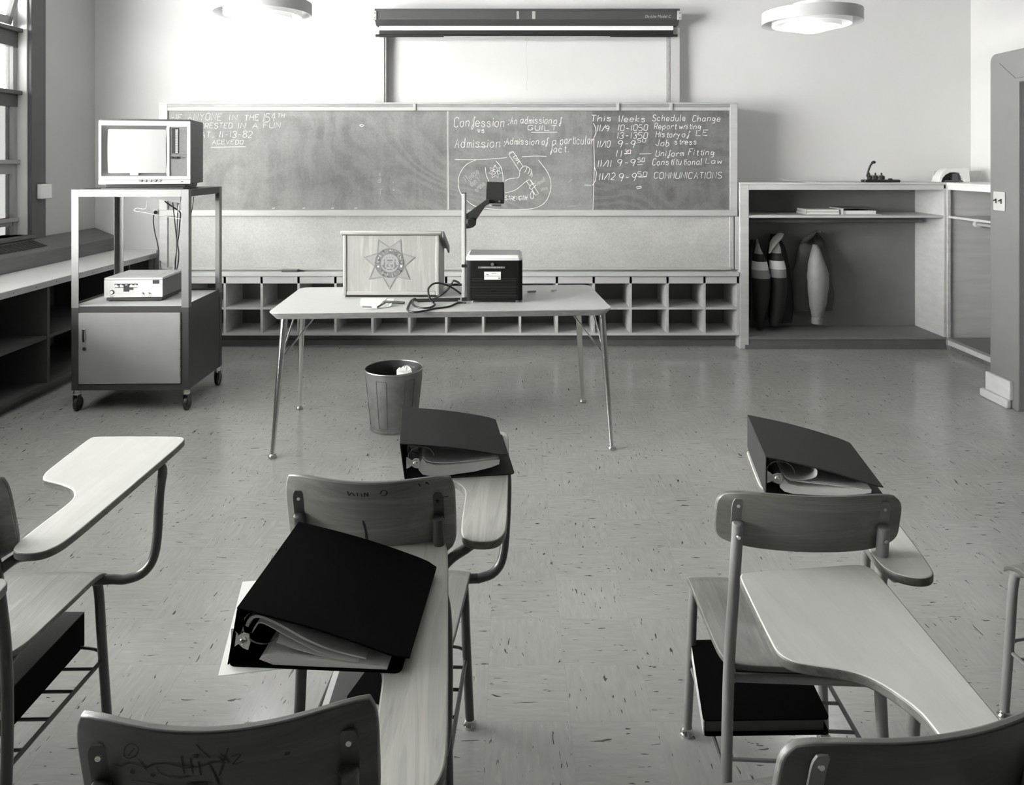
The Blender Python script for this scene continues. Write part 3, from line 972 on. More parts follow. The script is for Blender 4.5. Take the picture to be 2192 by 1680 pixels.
b = MB(); b.tube([(cx0 + 0.014, 6.28, 1.02), (cx1 - 0.08, 6.28, 1.02)], 0.016, 14)
b.box(cx0 + 0.016, cx1 - 0.09, 6.275, 6.285, 1.03, 1.061)
b.build('closet_rod', M['toe'], t)

t = thing('side_coat_cabinet', 'open coat cabinet against the right wall, partly behind the grey door surround', 'cabinet', (3.75, 5.4, 0))
sx0, sx1 = 3.517, RWX - 0.002
b = MB(); b.box(sx0, sx1, 4.82, 6.49, 1.329, 1.347); b.box(sx0, sx0 + 0.02, 4.82, 6.03, 1.29, 1.329)
b.build('top_board', M['counter'], t, bevel=0.002)
b = MB(); b.box(sx0, sx0 + 0.022, 6.03, 6.05, 0.095, 1.329); b.box(sx0 + 0.0, sx1, 6.052, 6.07, 0.0, 1.328)
b.build('side_panel', M['pale_wood'], t)
b = MB(); b.box(sx0, sx1, 4.82, 4.84, 0.0, 1.329)
b.build('side_panel', M['pale_wood'], t)
b = MB(); b.box(sx0 + 0.004, sx1 - 0.02, 4.84, 6.03, 1.062, 1.080)
b.build('shelf', M['pale_wood'], t)
b = MB(); b.box(sx1 - 0.018, sx1, 4.84, 6.05, 0.098, 1.329)
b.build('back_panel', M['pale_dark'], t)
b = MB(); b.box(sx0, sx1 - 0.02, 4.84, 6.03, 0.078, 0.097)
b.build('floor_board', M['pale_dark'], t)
b = MB(); b.box(sx0 - 0.002, sx0 + 0.02, 4.84, 6.028, 0.040, 0.0775)
b.build('lip', M['pale_wood'], t)
b = MB(); b.box(sx0 + 0.02, sx0 + 0.035, 4.84, 6.028, 0.0, 0.0775)
b.build('toe_kick', M['toe'], t)
b = MB(); b.tube([(3.74, 4.845, 1.015), (3.74, 6.0, 1.015)], 0.014, 14)
rd = b.build('closet_rod', M['pale_wood'], t)
b = MB(); b.tube([(3.74, 5.99, 1.015), (3.74, 6.028, 1.015)], 0.026, 16)
b.build('rod_socket', M['white'], rd)

# things on and in the cabinets
def slab_book(name, label, x0, x1, y0, y1, z, h, cover, cat='book', group=None, spine=True):
    t = thing(name, label, cat, ((x0 + x1) / 2, (y0 + y1) / 2, z), 0, group)
    b = MB(); b.box(x0, x1, y0, y1, z, z + 0.003); b.box(x0, x1, y0, y1, z + h - 0.003, z + h)
    if spine:
        b.box(x0, x0 + 0.004, y0, y1, z + 0.003, z + h - 0.003)
    b.build('cover', cover, t)
    b = MB(); b.box(x0 + 0.005, x1 - 0.004, y0 + 0.004, y1 - 0.004, z + 0.003, z + h - 0.003)
    b.build('page_block', M['paper_edge'], t)
    return t
zs = 1.0805
slab_book('book', 'upper of the two thin pale books stacked on the coat cabinet shelf', 2.425, 2.70, 6.16, 6.36, zs + 0.0225, 0.021, M['plate'])
slab_book('book', 'lower of the two thin pale books stacked on the coat cabinet shelf', 2.42, 2.70, 6.155, 6.36, zs, 0.022, M['plate'])
t = thing('book', 'thick book with dark raised cover right of the two thin ones on the cabinet shelf', 'book', (2.87, 6.27, zs))
b = MB(); b.box(2.715, 3.03, 6.13, 6.40, zs, zs + 0.004); b.box(2.715, 2.72, 6.13, 6.40, zs + 0.004, zs + 0.05)
b.build('cover', M['plate'], t)
b = MB(); b.sheet(lambda u, v: (2.87 + 0.145 * u, 6.265 + 0.13 * v, zs + 0.055 - 0.016 * max(0, u) ** 2), lambda u, v: (0, 0, -0.005), 14, 4)
b.build('front_cover', M['cover_grey'], t)
b = MB(); b.box(2.726, 2.99, 6.14, 6.39, zs + 0.0045, zs + 0.033)
b.build('page_block', M['paper_edge'], t)
for nm, lb, xa, xb, ya, yb_ in (('paper_sheet', 'loose pale paper at the far left of the coat cabinet shelf', 1.95, 2.11, 6.07, 6.28), ('paper_sheet', 'loose pale paper on the cabinet shelf just left of the thin books', 2.15, 2.36, 6.07, 6.26)):
    b = MB(); b.box(xa, xb, ya, yb_, zs, zs + 0.003)
    tag(b.build(nm, M['plate']), lb, 'paper')
b = MB(); b.sheet(lambda u, v: (2.38 + 0.14 * u, 6.2 + 0.1 * v, 1.3475 + 0.012 * max(0.0, 0.4 - u) ** 2 * (1 + 0.3 * v)), lambda u, v: (0, 0, 0.0015), 12, 4)
tag(b.build('paper_sheet', M['paper']), 'curling white paper lying on top of the coat cabinet', 'paper')

t = thing('hole_punch', 'black three-hole punch with raised curved lever on top of the coat cabinet', 'hole punch', (3.05, 6.13, 1.347))
b = MB(); b.prism(rrect(2.87, 3.17, 6.085, 6.165, 0.02), lambda p: Vector((p[0], p[1], 1.3475)), (0, 0, 0.022))
b.build('base', M['black'], t, bevel=0.006)
for x in (2.925, 2.975, 3.025):
    b = MB(); b.box(x - 0.010, x + 0.010, 6.10, 6.14, 1.370, 1.402); b.lathe([(0.007, 0.402 - 0.4), (0.007, 0.02), (0.004, 0.026)], (x, 6.12, 1.40), 12)
    b.build('punch_head', M['black'], t, bevel=0.003)
    b = MB(); b.tube([(x + 0.022, 6.115, 1.371), (x + 0.022, 6.115, 1.398)], 0.0065, 10)
    b.build('punch_pin', M['steel'], t)
b = MB(); b.tube([(2.90, 6.12, 1.405), (3.045, 6.12, 1.405)], 0.0045, 8)
b.build('shaft', M['dull_steel'], t)
b = MB(); b.tube(smooth_path([(2.905, 6.12, 1.395), (2.915, 6.12, 1.43), (2.925, 6.115, 1.47), (2.94, 6.11, 1.50), (2.955, 6.11, 1.513), (2.968, 6.11, 1.508)]), [0.008] * 20 + [0.011] * 11, 10)
b.build('lever', M['black'], t)
b = MB(); b.box(3.09, 3.11, 6.11, 6.14, 1.370, 1.379)
b.build('paper_guide', M['black'], t)
# white plastic paper holder + leaning paper
t = thing('white_holder', 'white plastic holder with an arched opening, standing on the corner of the cabinets', 'holder', (3.63, 6.2, 1.347))
arch = [(0.0, 0.0), (0.0, 0.012)]
for k in range(9):
    a = R(180 - 90 * k / 8)
    arch.append((0.10 + 0.10 * math.cos(a), 0.012 + 0.075 * math.sin(a)))
arch += [(0.16, 0.082), (0.19, 0.03), (0.20, 0.0)]
b = MB()
outl = [(-0.02, 0.0), (-0.005, 0.045), (0.02, 0.085), (0.055, 0.108), (0.09, 0.115), (0.235, 0.118), (0.245, 0.0), (0.20, 0.0), (0.185, 0.045), (0.165, 0.075), (0.13, 0.080), (0.08, 0.080), (0.045, 0.062), (0.02, 0.035), (0.008, 0.0)]
b.prism(outl, lambda q: Vector((3.52 + q[0], 6.14, 1.3475 + q[1])), (0.02, 0.14, 0))
b.build('shell', M['white'], t, bevel=0.003)
b = MB(); b.box(3.535, 3.70, 6.27, 6.285, 1.3475, 1.44)
b.build('back_plate', M['plate'], t)
b = MB(); b.box(3.56, 3.70, 6.15, 6.265, 1.3475, 1.362); b.obox((3.66, 6.20, 1.392), (0.022, 0, 0.004), (0, 0.03, 0), (0, 0, 0.03))
b.build('insert', M['cover_grey'], t, bevel=0.003)
b = MB()
b.sheet(lambda u, v: (3.865 + 0.09 * u + 0.02 * v, 6.33 + 0.1 * u * v * 0.2 - 0.03 * v, 1.3485 + 0.045 * (v + 1)), lambda u, v: (0, 0.003, 0), 8, 6)
tag(b.build('paper_sheet', M['paper']), 'creased pale paper leaning on the right wall behind the white holder', 'paper')

# ---------------------------------------------------------------- projection screen over the board
t = thing('projection_screen', 'rolled projection screen in a long dark case above the chalkboard', 'screen', (0.12, 6.35, 2.7))
def wx(x, Y): return (x - CX) / F * Y
def wz(y, Y): return H - (y - HY) / F * Y
b = MB()
za, zb2, zc = wz(23.5, 6.27), wz(41, 6.27), wz(54.5, 6.33)
prof = [(6.27, za), (6.27, zb2), (6.33, zc), (6.42, zc), (6.44, zb2), (6.44, za + 0.02), (6.30, za + 0.022), (6.262, za + 0.018), (6.262, za)]
b.prism(prof, lambda q: Vector((wx(802, 6.27), q[0], q[1])), (wx(1455, 6.27) - wx(802, 6.27), 0, 0))
cs = b.build('case', M['screen_case'], t, bevel=0.002)
for xa, xb in ((797, 806), (1450, 1459)):
    b = MB(); b.box(wx(xa, 6.265), wx(xb, 6.265), 6.258, 6.30, wz(42, 6.26), wz(23, 6.26))
    e = b.build('end_cap', M['plate'], t, bevel=0.002)
    b = MB()
    for y in (28, 38):
        b.obox((wx((xa + xb) / 2 + 1, 6.258), 6.2575, wz(y, 6.258)), (0.004, 0, 0), (0, 0.001, 0), (0, 0, 0.004))
    b.build('screw', M['ink'], e)
for xa, xb in ((1105.8, 1111), (1139, 1146)):
    b = MB(); b.box(wx(xa, 6.268), wx(xb, 6.268), 6.2685, 6.2705, zb2 + 0.002, za - 0.002)
    b.build('tape_strip', M['tape'], t)
tx0, tz0 = wx(1408, 6.269), wz(38, 6.269)
b = text_mb('Da-Lite Model C', 0.032, lambda x, y, z: Vector((tx0 + x + y * 0.25, 6.269 - z * 0.5, tz0 + y * 1.1)))
b.build('lettering', M['plate'], cs, fix=False)
b = MB(); b.box(wx(812, 6.36), wx(1441, 6.36), 6.358, 6.361, wz(65, 6.36), wz(50, 6.36))
b.build('screen_cloth', M['screen_white'], t)
b = MB(); b.box(wx(812, 6.36), wx(1441, 6.36), 6.357, 6.362, wz(77, 6.36), wz(64.8, 6.36))
b.build('screen_border', M['black'], t)
b = MB(); b.box(wx(812, 6.35), wx(1441, 6.35), 6.348, 6.357, wz(79.5, 6.35), wz(74, 6.35))
b.tube([(wx(804, 6.355), 6.353, wz(76, 6.35)), (wx(1450, 6.355), 6.353, wz(76, 6.35))], 0.011, 10)
bt = b.build('batten', M['black'], t, bevel=0.002)
b = MB(); b.box(wx(950, 6.347), wx(1306, 6.347), 6.345, 6.348, wz(79.5, 6.35), wz(77.5, 6.35))
b.build('pull_handle', M['plate'], bt)
b = MB()
rc = Vector((wx(1128, 6.35), 6.35, wz(84.5, 6.35)))
b.tube([rc + Vector((0.014 * math.cos(2 * PI * k / 14), 0, 0.014 * math.sin(2 * PI * k / 14))) for k in range(14)], 0.0016, 6, closed=True)
rg = b.build('pull_ring', M['plate'], bt)
b = MB(); b.tube(smooth_path([(rc.x, 6.35, rc.z - 0.014), (rc.x - 0.008, 6.352, rc.z - 0.15), (rc.x + 0.004, 6.35, rc.z - 0.28), (rc.x - 0.004, 6.352, rc.z - 0.40), (rc.x + 0.004, 6.35, rc.z - 0.435)]), 0.0012, 6)
b.build('pull_cord', M['plate'], bt)
for xa, xb, fa, fb in ((803, 827, 803, 822), (1430, 1455, 1436, 1455)):
    b = MB()
    b.box(wx(fa, 6.40), wx(fb, 6.40), 6.40, 6.499, 2.004, wz(60, 6.40))
    b.build('wall_board', M['post'], t, bevel=0.001)
    b = MB()
    if xa < CX:
        b.box(wx(823, 6.40), wx(826.5, 6.40), 6.405, 6.499, 2.004, wz(60, 6.40))
    else:
        b.box(wx(1431.5, 6.40), wx(1435, 6.40), 6.405, 6.499, 2.004, wz(60, 6.40))
    b.build('edge_strip', M['frame_grey'], t)

# ---------------------------------------------------------------- ceiling lamps
def lamp(name, label, px, py, Y):
    c = W(px, py, Y)
    t = thing(name, label, 'lamp', (c.x, c.y, c.z), 0, 'concentric ring ceiling lamps')
    def ring(r, h, z, mm, nm, th=0.004):
        b = MB()
        n = 56
        b.lathe([(r, z), (r, z + h), (r - th, z + h), (r - th, z), (r, z)], (c.x, c.y, c.z), n, cap=(False, False))
        return b.build(nm, M[mm], t)
    ring(0.318, 0.080, 0.0, 'lamp_out', 'outer_ring')
    ring(0.252, 0.070, -0.012, 'lamp_in', 'middle_ring')
    ring(0.186, 0.060, -0.026, 'lamp_in', 'inner_ring')
    b = MB(); b.lathe([(0.001, -0.062), (0.06, -0.057), (0.12, -0.042), (0.165, -0.022), (0.176, 0.0), (0.17, 0.03), (0.10, 0.06), (0.05, 0.075)], (c.x, c.y, c.z), 40)
    b.build('diffuser', M['lamp_glow'], t)
    b = MB()
    for k in range(3):
        a = R(30 + 120 * k)
        b.tube([(c.x + 0.05 * math.cos(a), c.y + 0.05 * math.sin(a), c.z + 0.074), (c.x + 0.316 * math.cos(a), c.y + 0.316 * math.sin(a), c.z + 0.074)], 0.003, 6)
    b.build('spokes', M['lamp_out'], t)
    b = MB(); b.lathe([(0.115, 0.112), (0.12, 0.118), (0.12, 0.135), (0.03, 0.15), (0.014, 0.16), (0.014, CZ - c.z - 0.04), (0.07, CZ - c.z - 0.03), (0.075, CZ - c.z)], (c.x, c.y, c.z), 24)
    b.lathe([(0.03, 0.07), (0.03, 0.113)], (c.x, c.y, c.z), 16)
    b.build('stem', M['white'], t)
    d = bpy.data.lights.new('lamp_bulb', 'POINT')
    d.energy = LAMP_W
    d.shadow_soft_size = 0.16
    o = bpy.data.objects.new('lamp_bulb', d)
    o.location = (0, 0, -0.12)
    o.parent = t
    COL.objects.link(o)
LAMP_W = 5.0
lamp('ceiling_lamp', 'left of the two ring ceiling lamps, near the window', 563, 31, 5.0)
lamp('ceiling_lamp', 'right of the two ring ceiling lamps, over the coat cabinet', 1737, 51, 5.0)

# ---------------------------------------------------------------- media cart
t = thing('media_cart', 'tall dark steel media cart with a locked door and open frame top', 'cart', (-2.671, 4.53, 0), R(1.2))
Wc, Dc = 0.705, 0.55
def L(mb, nm, mm, par=t, **k): return mb.build(nm, M[mm], par, world=False, **k)
for i, (x, y) in enumerate(((0, 0), (Wc, 0), (0, Dc), (Wc, Dc))):
    sx = 1 if x == 0 else -1
    sy = 1 if y == 0 else -1
    b = MB()
    for nm_, mm_, za_, zb_2 in (('corner_post', 'cart_post', 0.63, 1.348), ('lower_post', 'cart_dark', 0.13, 0.629)):
        b = MB()
        b.prism([(x, y), (x + sx * 0.044, y), (x + sx * 0.044, y + sy * 0.003), (x + sx * 0.003, y + sy * 0.003), (x + sx * 0.003, y + sy * 0.044), (x, y + sy * 0.044)], lambda q: Vector((q[0], q[1], za_)), (0, 0, zb_2 - za_))
        L(b, nm_, mm_, bevel=0.001)
b = MB(); b.box(0.004, Wc - 0.004, 0.004, Dc - 0.004, 1.336, 1.3465)
L(b, 'top_panel', 'cart_dark')
b = MB(); b.box(0.0445, Wc - 0.0445, 0.0, 0.003, 1.304, 1.348)
L(b, 'top_rail', 'cart_post')
b = MB(); b.box(0.0, 0.003, 0.0445, Dc - 0.0445, 1.304, 1.348); b.box(Wc - 0.003, Wc, 0.0445, Dc - 0.0445, 1.304, 1.348); b.box(0.0445, Wc - 0.0445, Dc - 0.003, Dc, 1.304, 1.348)
L(b, 'top_rail', 'cart_dark')
b = MB(); b.box(0.004, Wc - 0.004, 0.006, Dc - 0.006, 0.630, 0.643)
L(b, 'shelf', 'table_top')
b = MB(); b.box(0.0445, Wc - 0.0445, 0.001, 0.004, 0.603, 0.640); b.box(0.0, 0.003, 0.0445, Dc - 0.0445, 0.603, 0.655); b.box(Wc - 0.003, Wc, 0.0445, Dc - 0.0445, 0.603, 0.655); b.box(0.0445, Wc - 0.0445, Dc - 0.003, Dc, 0.603, 0.655)
L(b, 'shelf_rail', 'cart_dark')
b = MB(); b.box(0.003, 0.006, 0.01, Dc - 0.01, 0.13, 0.602); b.box(Wc - 0.006, Wc - 0.003, 0.01, Dc - 0.01, 0.13, 0.602); b.box(0.006, Wc - 0.006, Dc - 0.012, Dc - 0.008, 0.13, 0.602); b.box(0.006, Wc - 0.006, 0.01, Dc - 0.012, 0.13, 0.136); b.box(0.0445, Wc - 0.0445, 0.002, 0.005, 0.13, 0.166)
L(b, 'cabinet_shell', 'cart_dark')
b = MB(); b.box(0.046, Wc - 0.048, -0.006, 0.012, 0.170, 0.601)
dr = L(b, 'door', 'cart_door', bevel=0.002)
b = MB(); b.prism(rrect(0.072, 0.088, 0.425, 0.505, 0.003), lambda q: Vector((q[0], -0.006, q[1])), (0, -0.008, 0))
L(b, 'handle', 'steel', dr, bevel=0.002)
b = MB(); b.tube([(0.083, -0.006, 0.385), (0.083, -0.012, 0.385)], 0.011, 16)
L(b, 'lock', 'steel', dr)
b = MB()
for k in range(36):
    z = 0.178 + k * 0.0118
    b.tube([(Wc - 0.047, -0.007, z), (Wc - 0.047, -0.007, z + 0.006)], 0.004, 8)
L(b, 'piano_hinge', 'dull_steel', dr)
for x, y in ((0.022, 0.022), (Wc - 0.022, 0.022), (0.022, Dc - 0.022), (Wc - 0.022, Dc - 0.022)):
    b = MB(); b.lathe([(0.02, 0.1), (0.02, 0.13)], (x, y, 0), 16); b.lathe([(0.022, 0.108), (0.022, 0.114)], (x, y, 0), 16)
    cs_ = L(b, 'caster', 'steel')
    b = MB()
    b.box(x - 0.016, x - 0.012, y - 0.018, y + 0.02, 0.04, 0.1); b.box(x + 0.012, x + 0.016, y - 0.018, y + 0.02, 0.04, 0.1)
    L(b, 'fork', 'cart_dark', cs_, bevel=0.001)
    b = MB(); b.tube([(x - 0.011, y + 0.012, 0.042), (x + 0.011, y + 0.012, 0.042)], 0.042, 24)
    L(b, 'wheel', 'black', cs_, bevel=0.003)

# television
TW, TH_, TD = 0.529, 0.392, 0.37
t = thing('television', 'old box television with silver front and walnut cabinet on top of the media cart', 'television', (-2.535, 4.585, 1.348), R(11))
def tx(x): return (x - 188) / 1557 * TW
def tz(y): return 0.030 + TH_ - (y - 220) / 1065 * TH_
def rbox(mb, x0, x1, y0, y1, d0, d1):
    return mb.box(tx(x0), tx(x1), d0, d1, tz(y1), tz(y0))
b = MB(); b.box(0.0, TW, 0.012, TD, 0.030, 0.030 + TH_ + 0.012)
L(b, 'cabinet', 'tv_dark', t, bevel=0.004)
b = MB(); b.box(0.03, TW - 0.03, 0.02, TD - 0.03, 0.008, 0.030)
L(b, 'plinth', 'black', t, bevel=0.004)
b = MB(); b.box(0.02, TW - 0.04, -0.018, TD - 0.02, 0.0, 0.008)
L(b, 'base_tray', 'tv_mask', t)
b = MB()
rbox(b, 188, 1745, 220, 300, -0.004, 0.011); rbox(b, 188, 1745, 1150, 1213, -0.004, 0.011); rbox(b, 188, 236, 300, 1150, -0.004, 0.011)
rbox(b, 1340, 1386, 300, 1150, -0.004, 0.011); rbox(b, 1690, 1745, 300, 1150, -0.004, 0.011); rbox(b, 1386, 1690, 300, 316, -0.004, 0.011)
rbox(b, 188, 1745, 1218, 1285, -0.006, 0.011)
L(b, 'front_bezel', 'tv_silver', t, bevel=0.0015)
# tube surround: funnel from the bezel opening to the tube
o4 = [(236, 300), (1340, 300), (1340, 1150), (236, 1150)]
i4 = [(345, 372), (1308, 372), (1308, 1090), (345, 1090)]
b = MB()
def bow(q0, q1, k, n=10):
    out = []
    for i in range(n):
        s_ = i / n
        x = q0[0] * (1 - s_) + q1[0] * s_
        y = q0[1] * (1 - s_) + q1[1] * s_
        nx, ny = (q1[1] - q0[1]), -(q1[0] - q0[0])
        Ln = math.hypot(nx, ny)
        kk = k * 4 * s_ * (1 - s_)
        out.append((x + nx / Ln * kk, y + ny / Ln * kk))
    return out
ip = []
for i in range(4):
    ip += bow(i4[i], i4[(i + 1) % 4], 14)
op = []
for i in range(4):
    op += bow(o4[i], o4[(i + 1) % 4], 0)
n = len(ip)
vs = [(tx(x), -0.003, tz(y)) for x, y in op] + [(tx(x), 0.010, tz(y)) for x, y in ip]
b.add(vs, [(i, (i + 1) % n, n + (i + 1) % n, n + i) for i in range(n)])
L(b, 'tube_surround', 'tv_mask', t)
b = MB()
b.sheet(lambda u, v: (tx(826 + 492 * u), 0.0095 - 0.016 * (1 - 0.5 * u * u - 0.5 * v * v), tz(731 + 368 * v)), lambda u, v: (0, 0.006, 0), 16, 14)
L(b, 'picture_tube', 'tv_glass', t)
b = MB(); b.prism(rrect(tx(712), tx(856), tz(1137), tz(1098), 0.004), lambda q: Vector((q[0], -0.0005, q[1])), (0, -0.004, 0))
bd = L(b, 'badge', 'tape', t)
tb0 = ((tx(712) + tx(856)) / 2, tz(1130))
b = text_mb('SONY', 0.012, lambda x, y, z: Vector((tb0[0] + x, -0.0047 - z * 0.3, tb0[1] + y)))
L(b, 'lettering', 'white', bd, fix=False)
b = MB(); rbox(b, 1388, 1688, 318, 1148, 0.002, 0.011)
cp = L(b, 'control_panel', 'tv_panel', t)
b = MB(); rbox(b, 1420, 1541, 337, 767, 0.000, 0.002)
L(b, 'channel_strip', 'black', cp)
b = MB()
for k in range(12):
    y = 362 + k * 33.7
    rbox(b, 1488, 1526, y, y + 20, -0.003, 0.0)
L(b, 'channel_buttons', 'white', cp)
b = MB(); rbox(b, 1388, 1688, 785, 792, 0.0005, 0.002); rbox(b, 1600, 1655, 830, 850, 0.0005, 0.002); rbox(b, 1560, 1670, 380, 384, 0.0008, 0.002); rbox(b, 1580, 1670, 735, 740, 0.0008, 0.002)
L(b, 'panel_marks', 'ink', cp)
for x in (1430, 1512):
    b = MB(); b.tube([(tx(x), 0.002, tz(840)), (tx(x), -0.012, tz(840))], 0.008, 16)
    L(b, 'knob', 'steel', cp)
b = MB()
for x in (893, 973, 1055, 1135, 1215):
    b.tube([(tx(x), -0.0062, tz(1226)), (tx(x), -0.012, tz(1226))], 0.009, 14)
L(b, 'tuning_knobs', 'ink_grey', t)
b = MB(); rbox(b, 1580, 1625, 1238, 1258, -0.0066, -0.006)
L(b, 'mark', 'ink', t)

# video recorder on the cart shelf
t = thing('video_recorder', 'pale boxy video recorder with black slot and knobs on the cart shelf', 'recorder', (-2.545, 4.665, 0.643), R(3))
VW, VD = 0.356, 0.34
def vx(x): return (x - 150) / 1405 * VW
def vz(y): return 0.147 - (y - 455) / 470 * 0.121
b = MB(); b.box(0.012, VW - 0.006, 0.004, VD - 0.01, 0.006, 0.026)
for x in (0.03, VW - 0.03):
    b.box(x - 0.012, x + 0.012, 0.02, 0.05, 0.0, 0.006); b.box(x - 0.012, x + 0.012, VD - 0.06, VD - 0.03, 0.0, 0.006)
L(b, 'base', 'black', t, bevel=0.002)
b = MB(); b.box(0.002, VW - 0.002, 0.006, VD, 0.027, 0.134)
L(b, 'case', 'vcr_side', t, bevel=0.002)
b = MB(); b.box(0.0, VW, 0.0, VD + 0.002, 0.1365, 0.149)
ld = L(b, 'lid', 'vcr', t, bevel=0.002)
b = MB(); b.prism(rrect(0.12, 0.30, 0.06, 0.20, 0.006), lambda q: Vector((q[0], q[1], 0.1492)), (0, 0, 0.0015))
L(b, 'cassette_hatch', 'vcr', ld, bevel=0.0006)
b = MB(); b.box(0.0, VW, -0.002, 0.006, 0.027, 0.1345)
fp = L(b, 'front_panel', 'vcr', t, bevel=0.001)
b = MB(); b.box(vx(405), vx(960), -0.0035, -0.002, vz(630), vz(592)); b.box(vx(618), vx(758), -0.0035, -0.002, vz(785), vz(630))
b.box(vx(1318), vx(1480), -0.0035, -0.002, vz(600), vz(510)); b.box(vx(758), vx(852), -0.0035, -0.002, vz(740), vz(690)); b.box(vx(405), vx(618), -0.0035, -0.002, vz(690), vz(680)); b.box(vx(758), vx(955), -0.0035, -0.002, vz(690), vz(682)); b.box(vx(500), vx(518), -0.0035, -0.002, vz(680), vz(630))
L(b, 'slot', 'black', fp)
for x0 in (425, 540, 670, 790, 890):
    b = MB(); b.box(vx(x0), vx(x0 + 45), -0.009, -0.0036, vz(628), vz(610))
    L(b, 'key', 'white', fp)
b = MB(); b.tube([(vx(343), -0.002, vz(795)), (vx(343), -0.006, vz(795))], 0.0135, 20)
dl_ = L(b, 'dial', 'black', fp)
b = MB(); b.tube([(vx(343), -0.0062, vz(795)), (vx(343), -0.012, vz(795))], 0.009, 20)
L(b, 'dial_cap', 'white', dl_)
for x in (1090, 1240):
    b = MB(); b.box(vx(x - 45), vx(x + 45), -0.003, -0.002, vz(915), vz(860))
    q = L(b, 'switch_plate', 'plate', fp)
    b = MB(); b.tube([(vx(x), -0.002, vz(835)), (vx(x), -0.004, vz(835))], 0.006, 12); b.tube([(vx(x), -0.004, vz(835)), (vx(x + 12), -0.016, vz(790))], 0.002, 8)
    L(b, 'toggle', 'dull_steel', q)
b = MB(); b.box(vx(290), vx(380), -0.003, -0.002, vz(920), vz(875)); b.obox((vx(220), -0.0025, vz(832)), (0.003, 0, 0), (0, 0.001, 0), (0, 0, 0.003))
L(b, 'mark', 'tape', fp)

# box slung below the cart top with its cords
t = thing('tuner_box', 'flat black box hanging under the cart top with cords trailing from it', 'box', (-2.15, 4.85, 1.30))
b = MB()
b.add([W(319, 421, 4.85) + Vector((0, 0, 0.044)), W(386, 421, 4.75) + Vector((0, 0, 0.044)), W(386, 421, 4.95) + Vector((0.02, 0, 0.044)), W(319, 421, 5.04) + Vector((0, 0, 0.044)),
       W(319, 423, 4.85), W(386, 435, 4.75), W(386, 435, 4.95), W(319, 421, 5.04)], [(0, 1, 2, 3), (4, 7, 6, 5), (0, 4, 5, 1), (1, 5, 6, 2), (2, 6, 7, 3), (3, 7, 4, 0)])
b.build('case', M['black'], t)
def cord(name, label, pts, r, mm, k=8, cat='cord'):
    b = MB(); b.tube(smooth_path(pts, k), r, 8)
    return tag(b.build(name, M[mm]), label, cat)
def q4(x, y, Y): return W(300 + x / 7.0, 400 + y / 7.0, Y)
cord('power_cord', 'thickest black cord arcing right from the box under the cart top', [q4(370, 215, 4.88), q4(430, 260, 4.9), q4(520, 320, 4.92), q4(590, 370, 4.96), q4(605, 420, 4.98), q4(595, 520, 5.0), q4(580, 700, 5.02), q4(560, 850, 5.03), q4(575, 960, 5.03), q4(570, 1130, 5.03), q4(545, 1240, 5.03), q4(540, 1275, 5.02)], 0.0045, 'cable')
cord('signal_cable', 'thin black cable hanging second of the group behind the cart post, leaning right', [q4(488, 235, 4.86), q4(500, 340, 4.92), q4(515, 480, 5.0), q4(535, 680, 5.04), q4(548, 830, 5.05), q4(540, 980, 5.05), q4(520, 1120, 5.05), q4(522, 1250, 5.03)], 0.0035, 'cable')
cord('signal_cable', 'thin straight black cable between the two other black cables behind the cart', [q4(565, 245, 4.86), q4(562, 400, 4.98), q4(552, 620, 5.06), q4(545, 850, 5.07), q4(540, 1020, 5.07), q4(525, 1240, 5.04)], 0.003, 'cable')
cord('white_lead', 'white lead hanging beside the black cables behind the cart', [q4(590, 245, 4.87), q4(570, 350, 4.93), q4(558, 450, 5.05), q4(555, 700, 5.13), q4(550, 930, 5.13), q4(520, 1150, 5.12), q4(495, 1230, 5.05), q4(460, 1275, 5.05)], 0.003, 'white_cable')
cord('power_cord', 'grey cord curving down the right rear edge of the recorder to the shelf', [q4(530, 1260, 5.02), q4(560, 1290, 5.04), q4(595, 1350, 5.05), q4(585, 1430, 5.05), q4(562, 1520, 5.03), q4(555, 1570, 4.98)], 0.004, 'cover_grey')
cord('power_cord', 'thin dark cord running down past the right front post of the cart', [q4(800, 150, 5.05), q4(780, 320, 5.06), q4(700, 700, 5.09), q4(640, 1170, 5.09), q4(600, 1330, 5.08), q4(590, 1390, 5.07)], 0.003, 'cable')
cord('wire_aerial', 'thin bent white wire loop sticking out under the cart top', [q4(122, 155, 4.95), q4(100, 240, 4.95), q4(75, 330, 4.95), q4(-40, 320, 4.95), q4(-88, 340, 4.95), q4(-70, 362, 4.95), q4(60, 385, 4.95), q4(250, 420, 4.96), q4(420, 450, 4.97), q4(610, 480, 4.98)], 0.0018, 'white_cable', 5)
t = thing('wall_socket', 'white wall socket with a black plug, on the back wall behind the cart', 'outlet', (-3.1, 6.49, 1.08))
b = MB(); b.prism(rrect(*sorted((W(327, 0, 6.49).x, W(337.5, 0, 6.49).x)), wz(463, 6.49), wz(447, 6.49), 0.004), lambda q: Vector((q[0], 6.4985, q[1])), (0, -0.006, 0))
b.build('plate', M['white'], t)
b = MB(); b.tube([W(333, 454.5, 6.49), W(333, 454.5, 6.44)], 0.016, 12)
b.build('plug', M['black'], t)
b = MB(); b.tube(smooth_path([W(332, 456, 6.44), W(329, 462, 6.43), W(328.5, 475, 6.43), W(332, 500, 6.42), W(337, 520, 6.35), W(341, 545, 6.2), W(345, 580, 5.9)], 6), 0.0045, 8)
b.build('plug_cord', M['cable'], t)

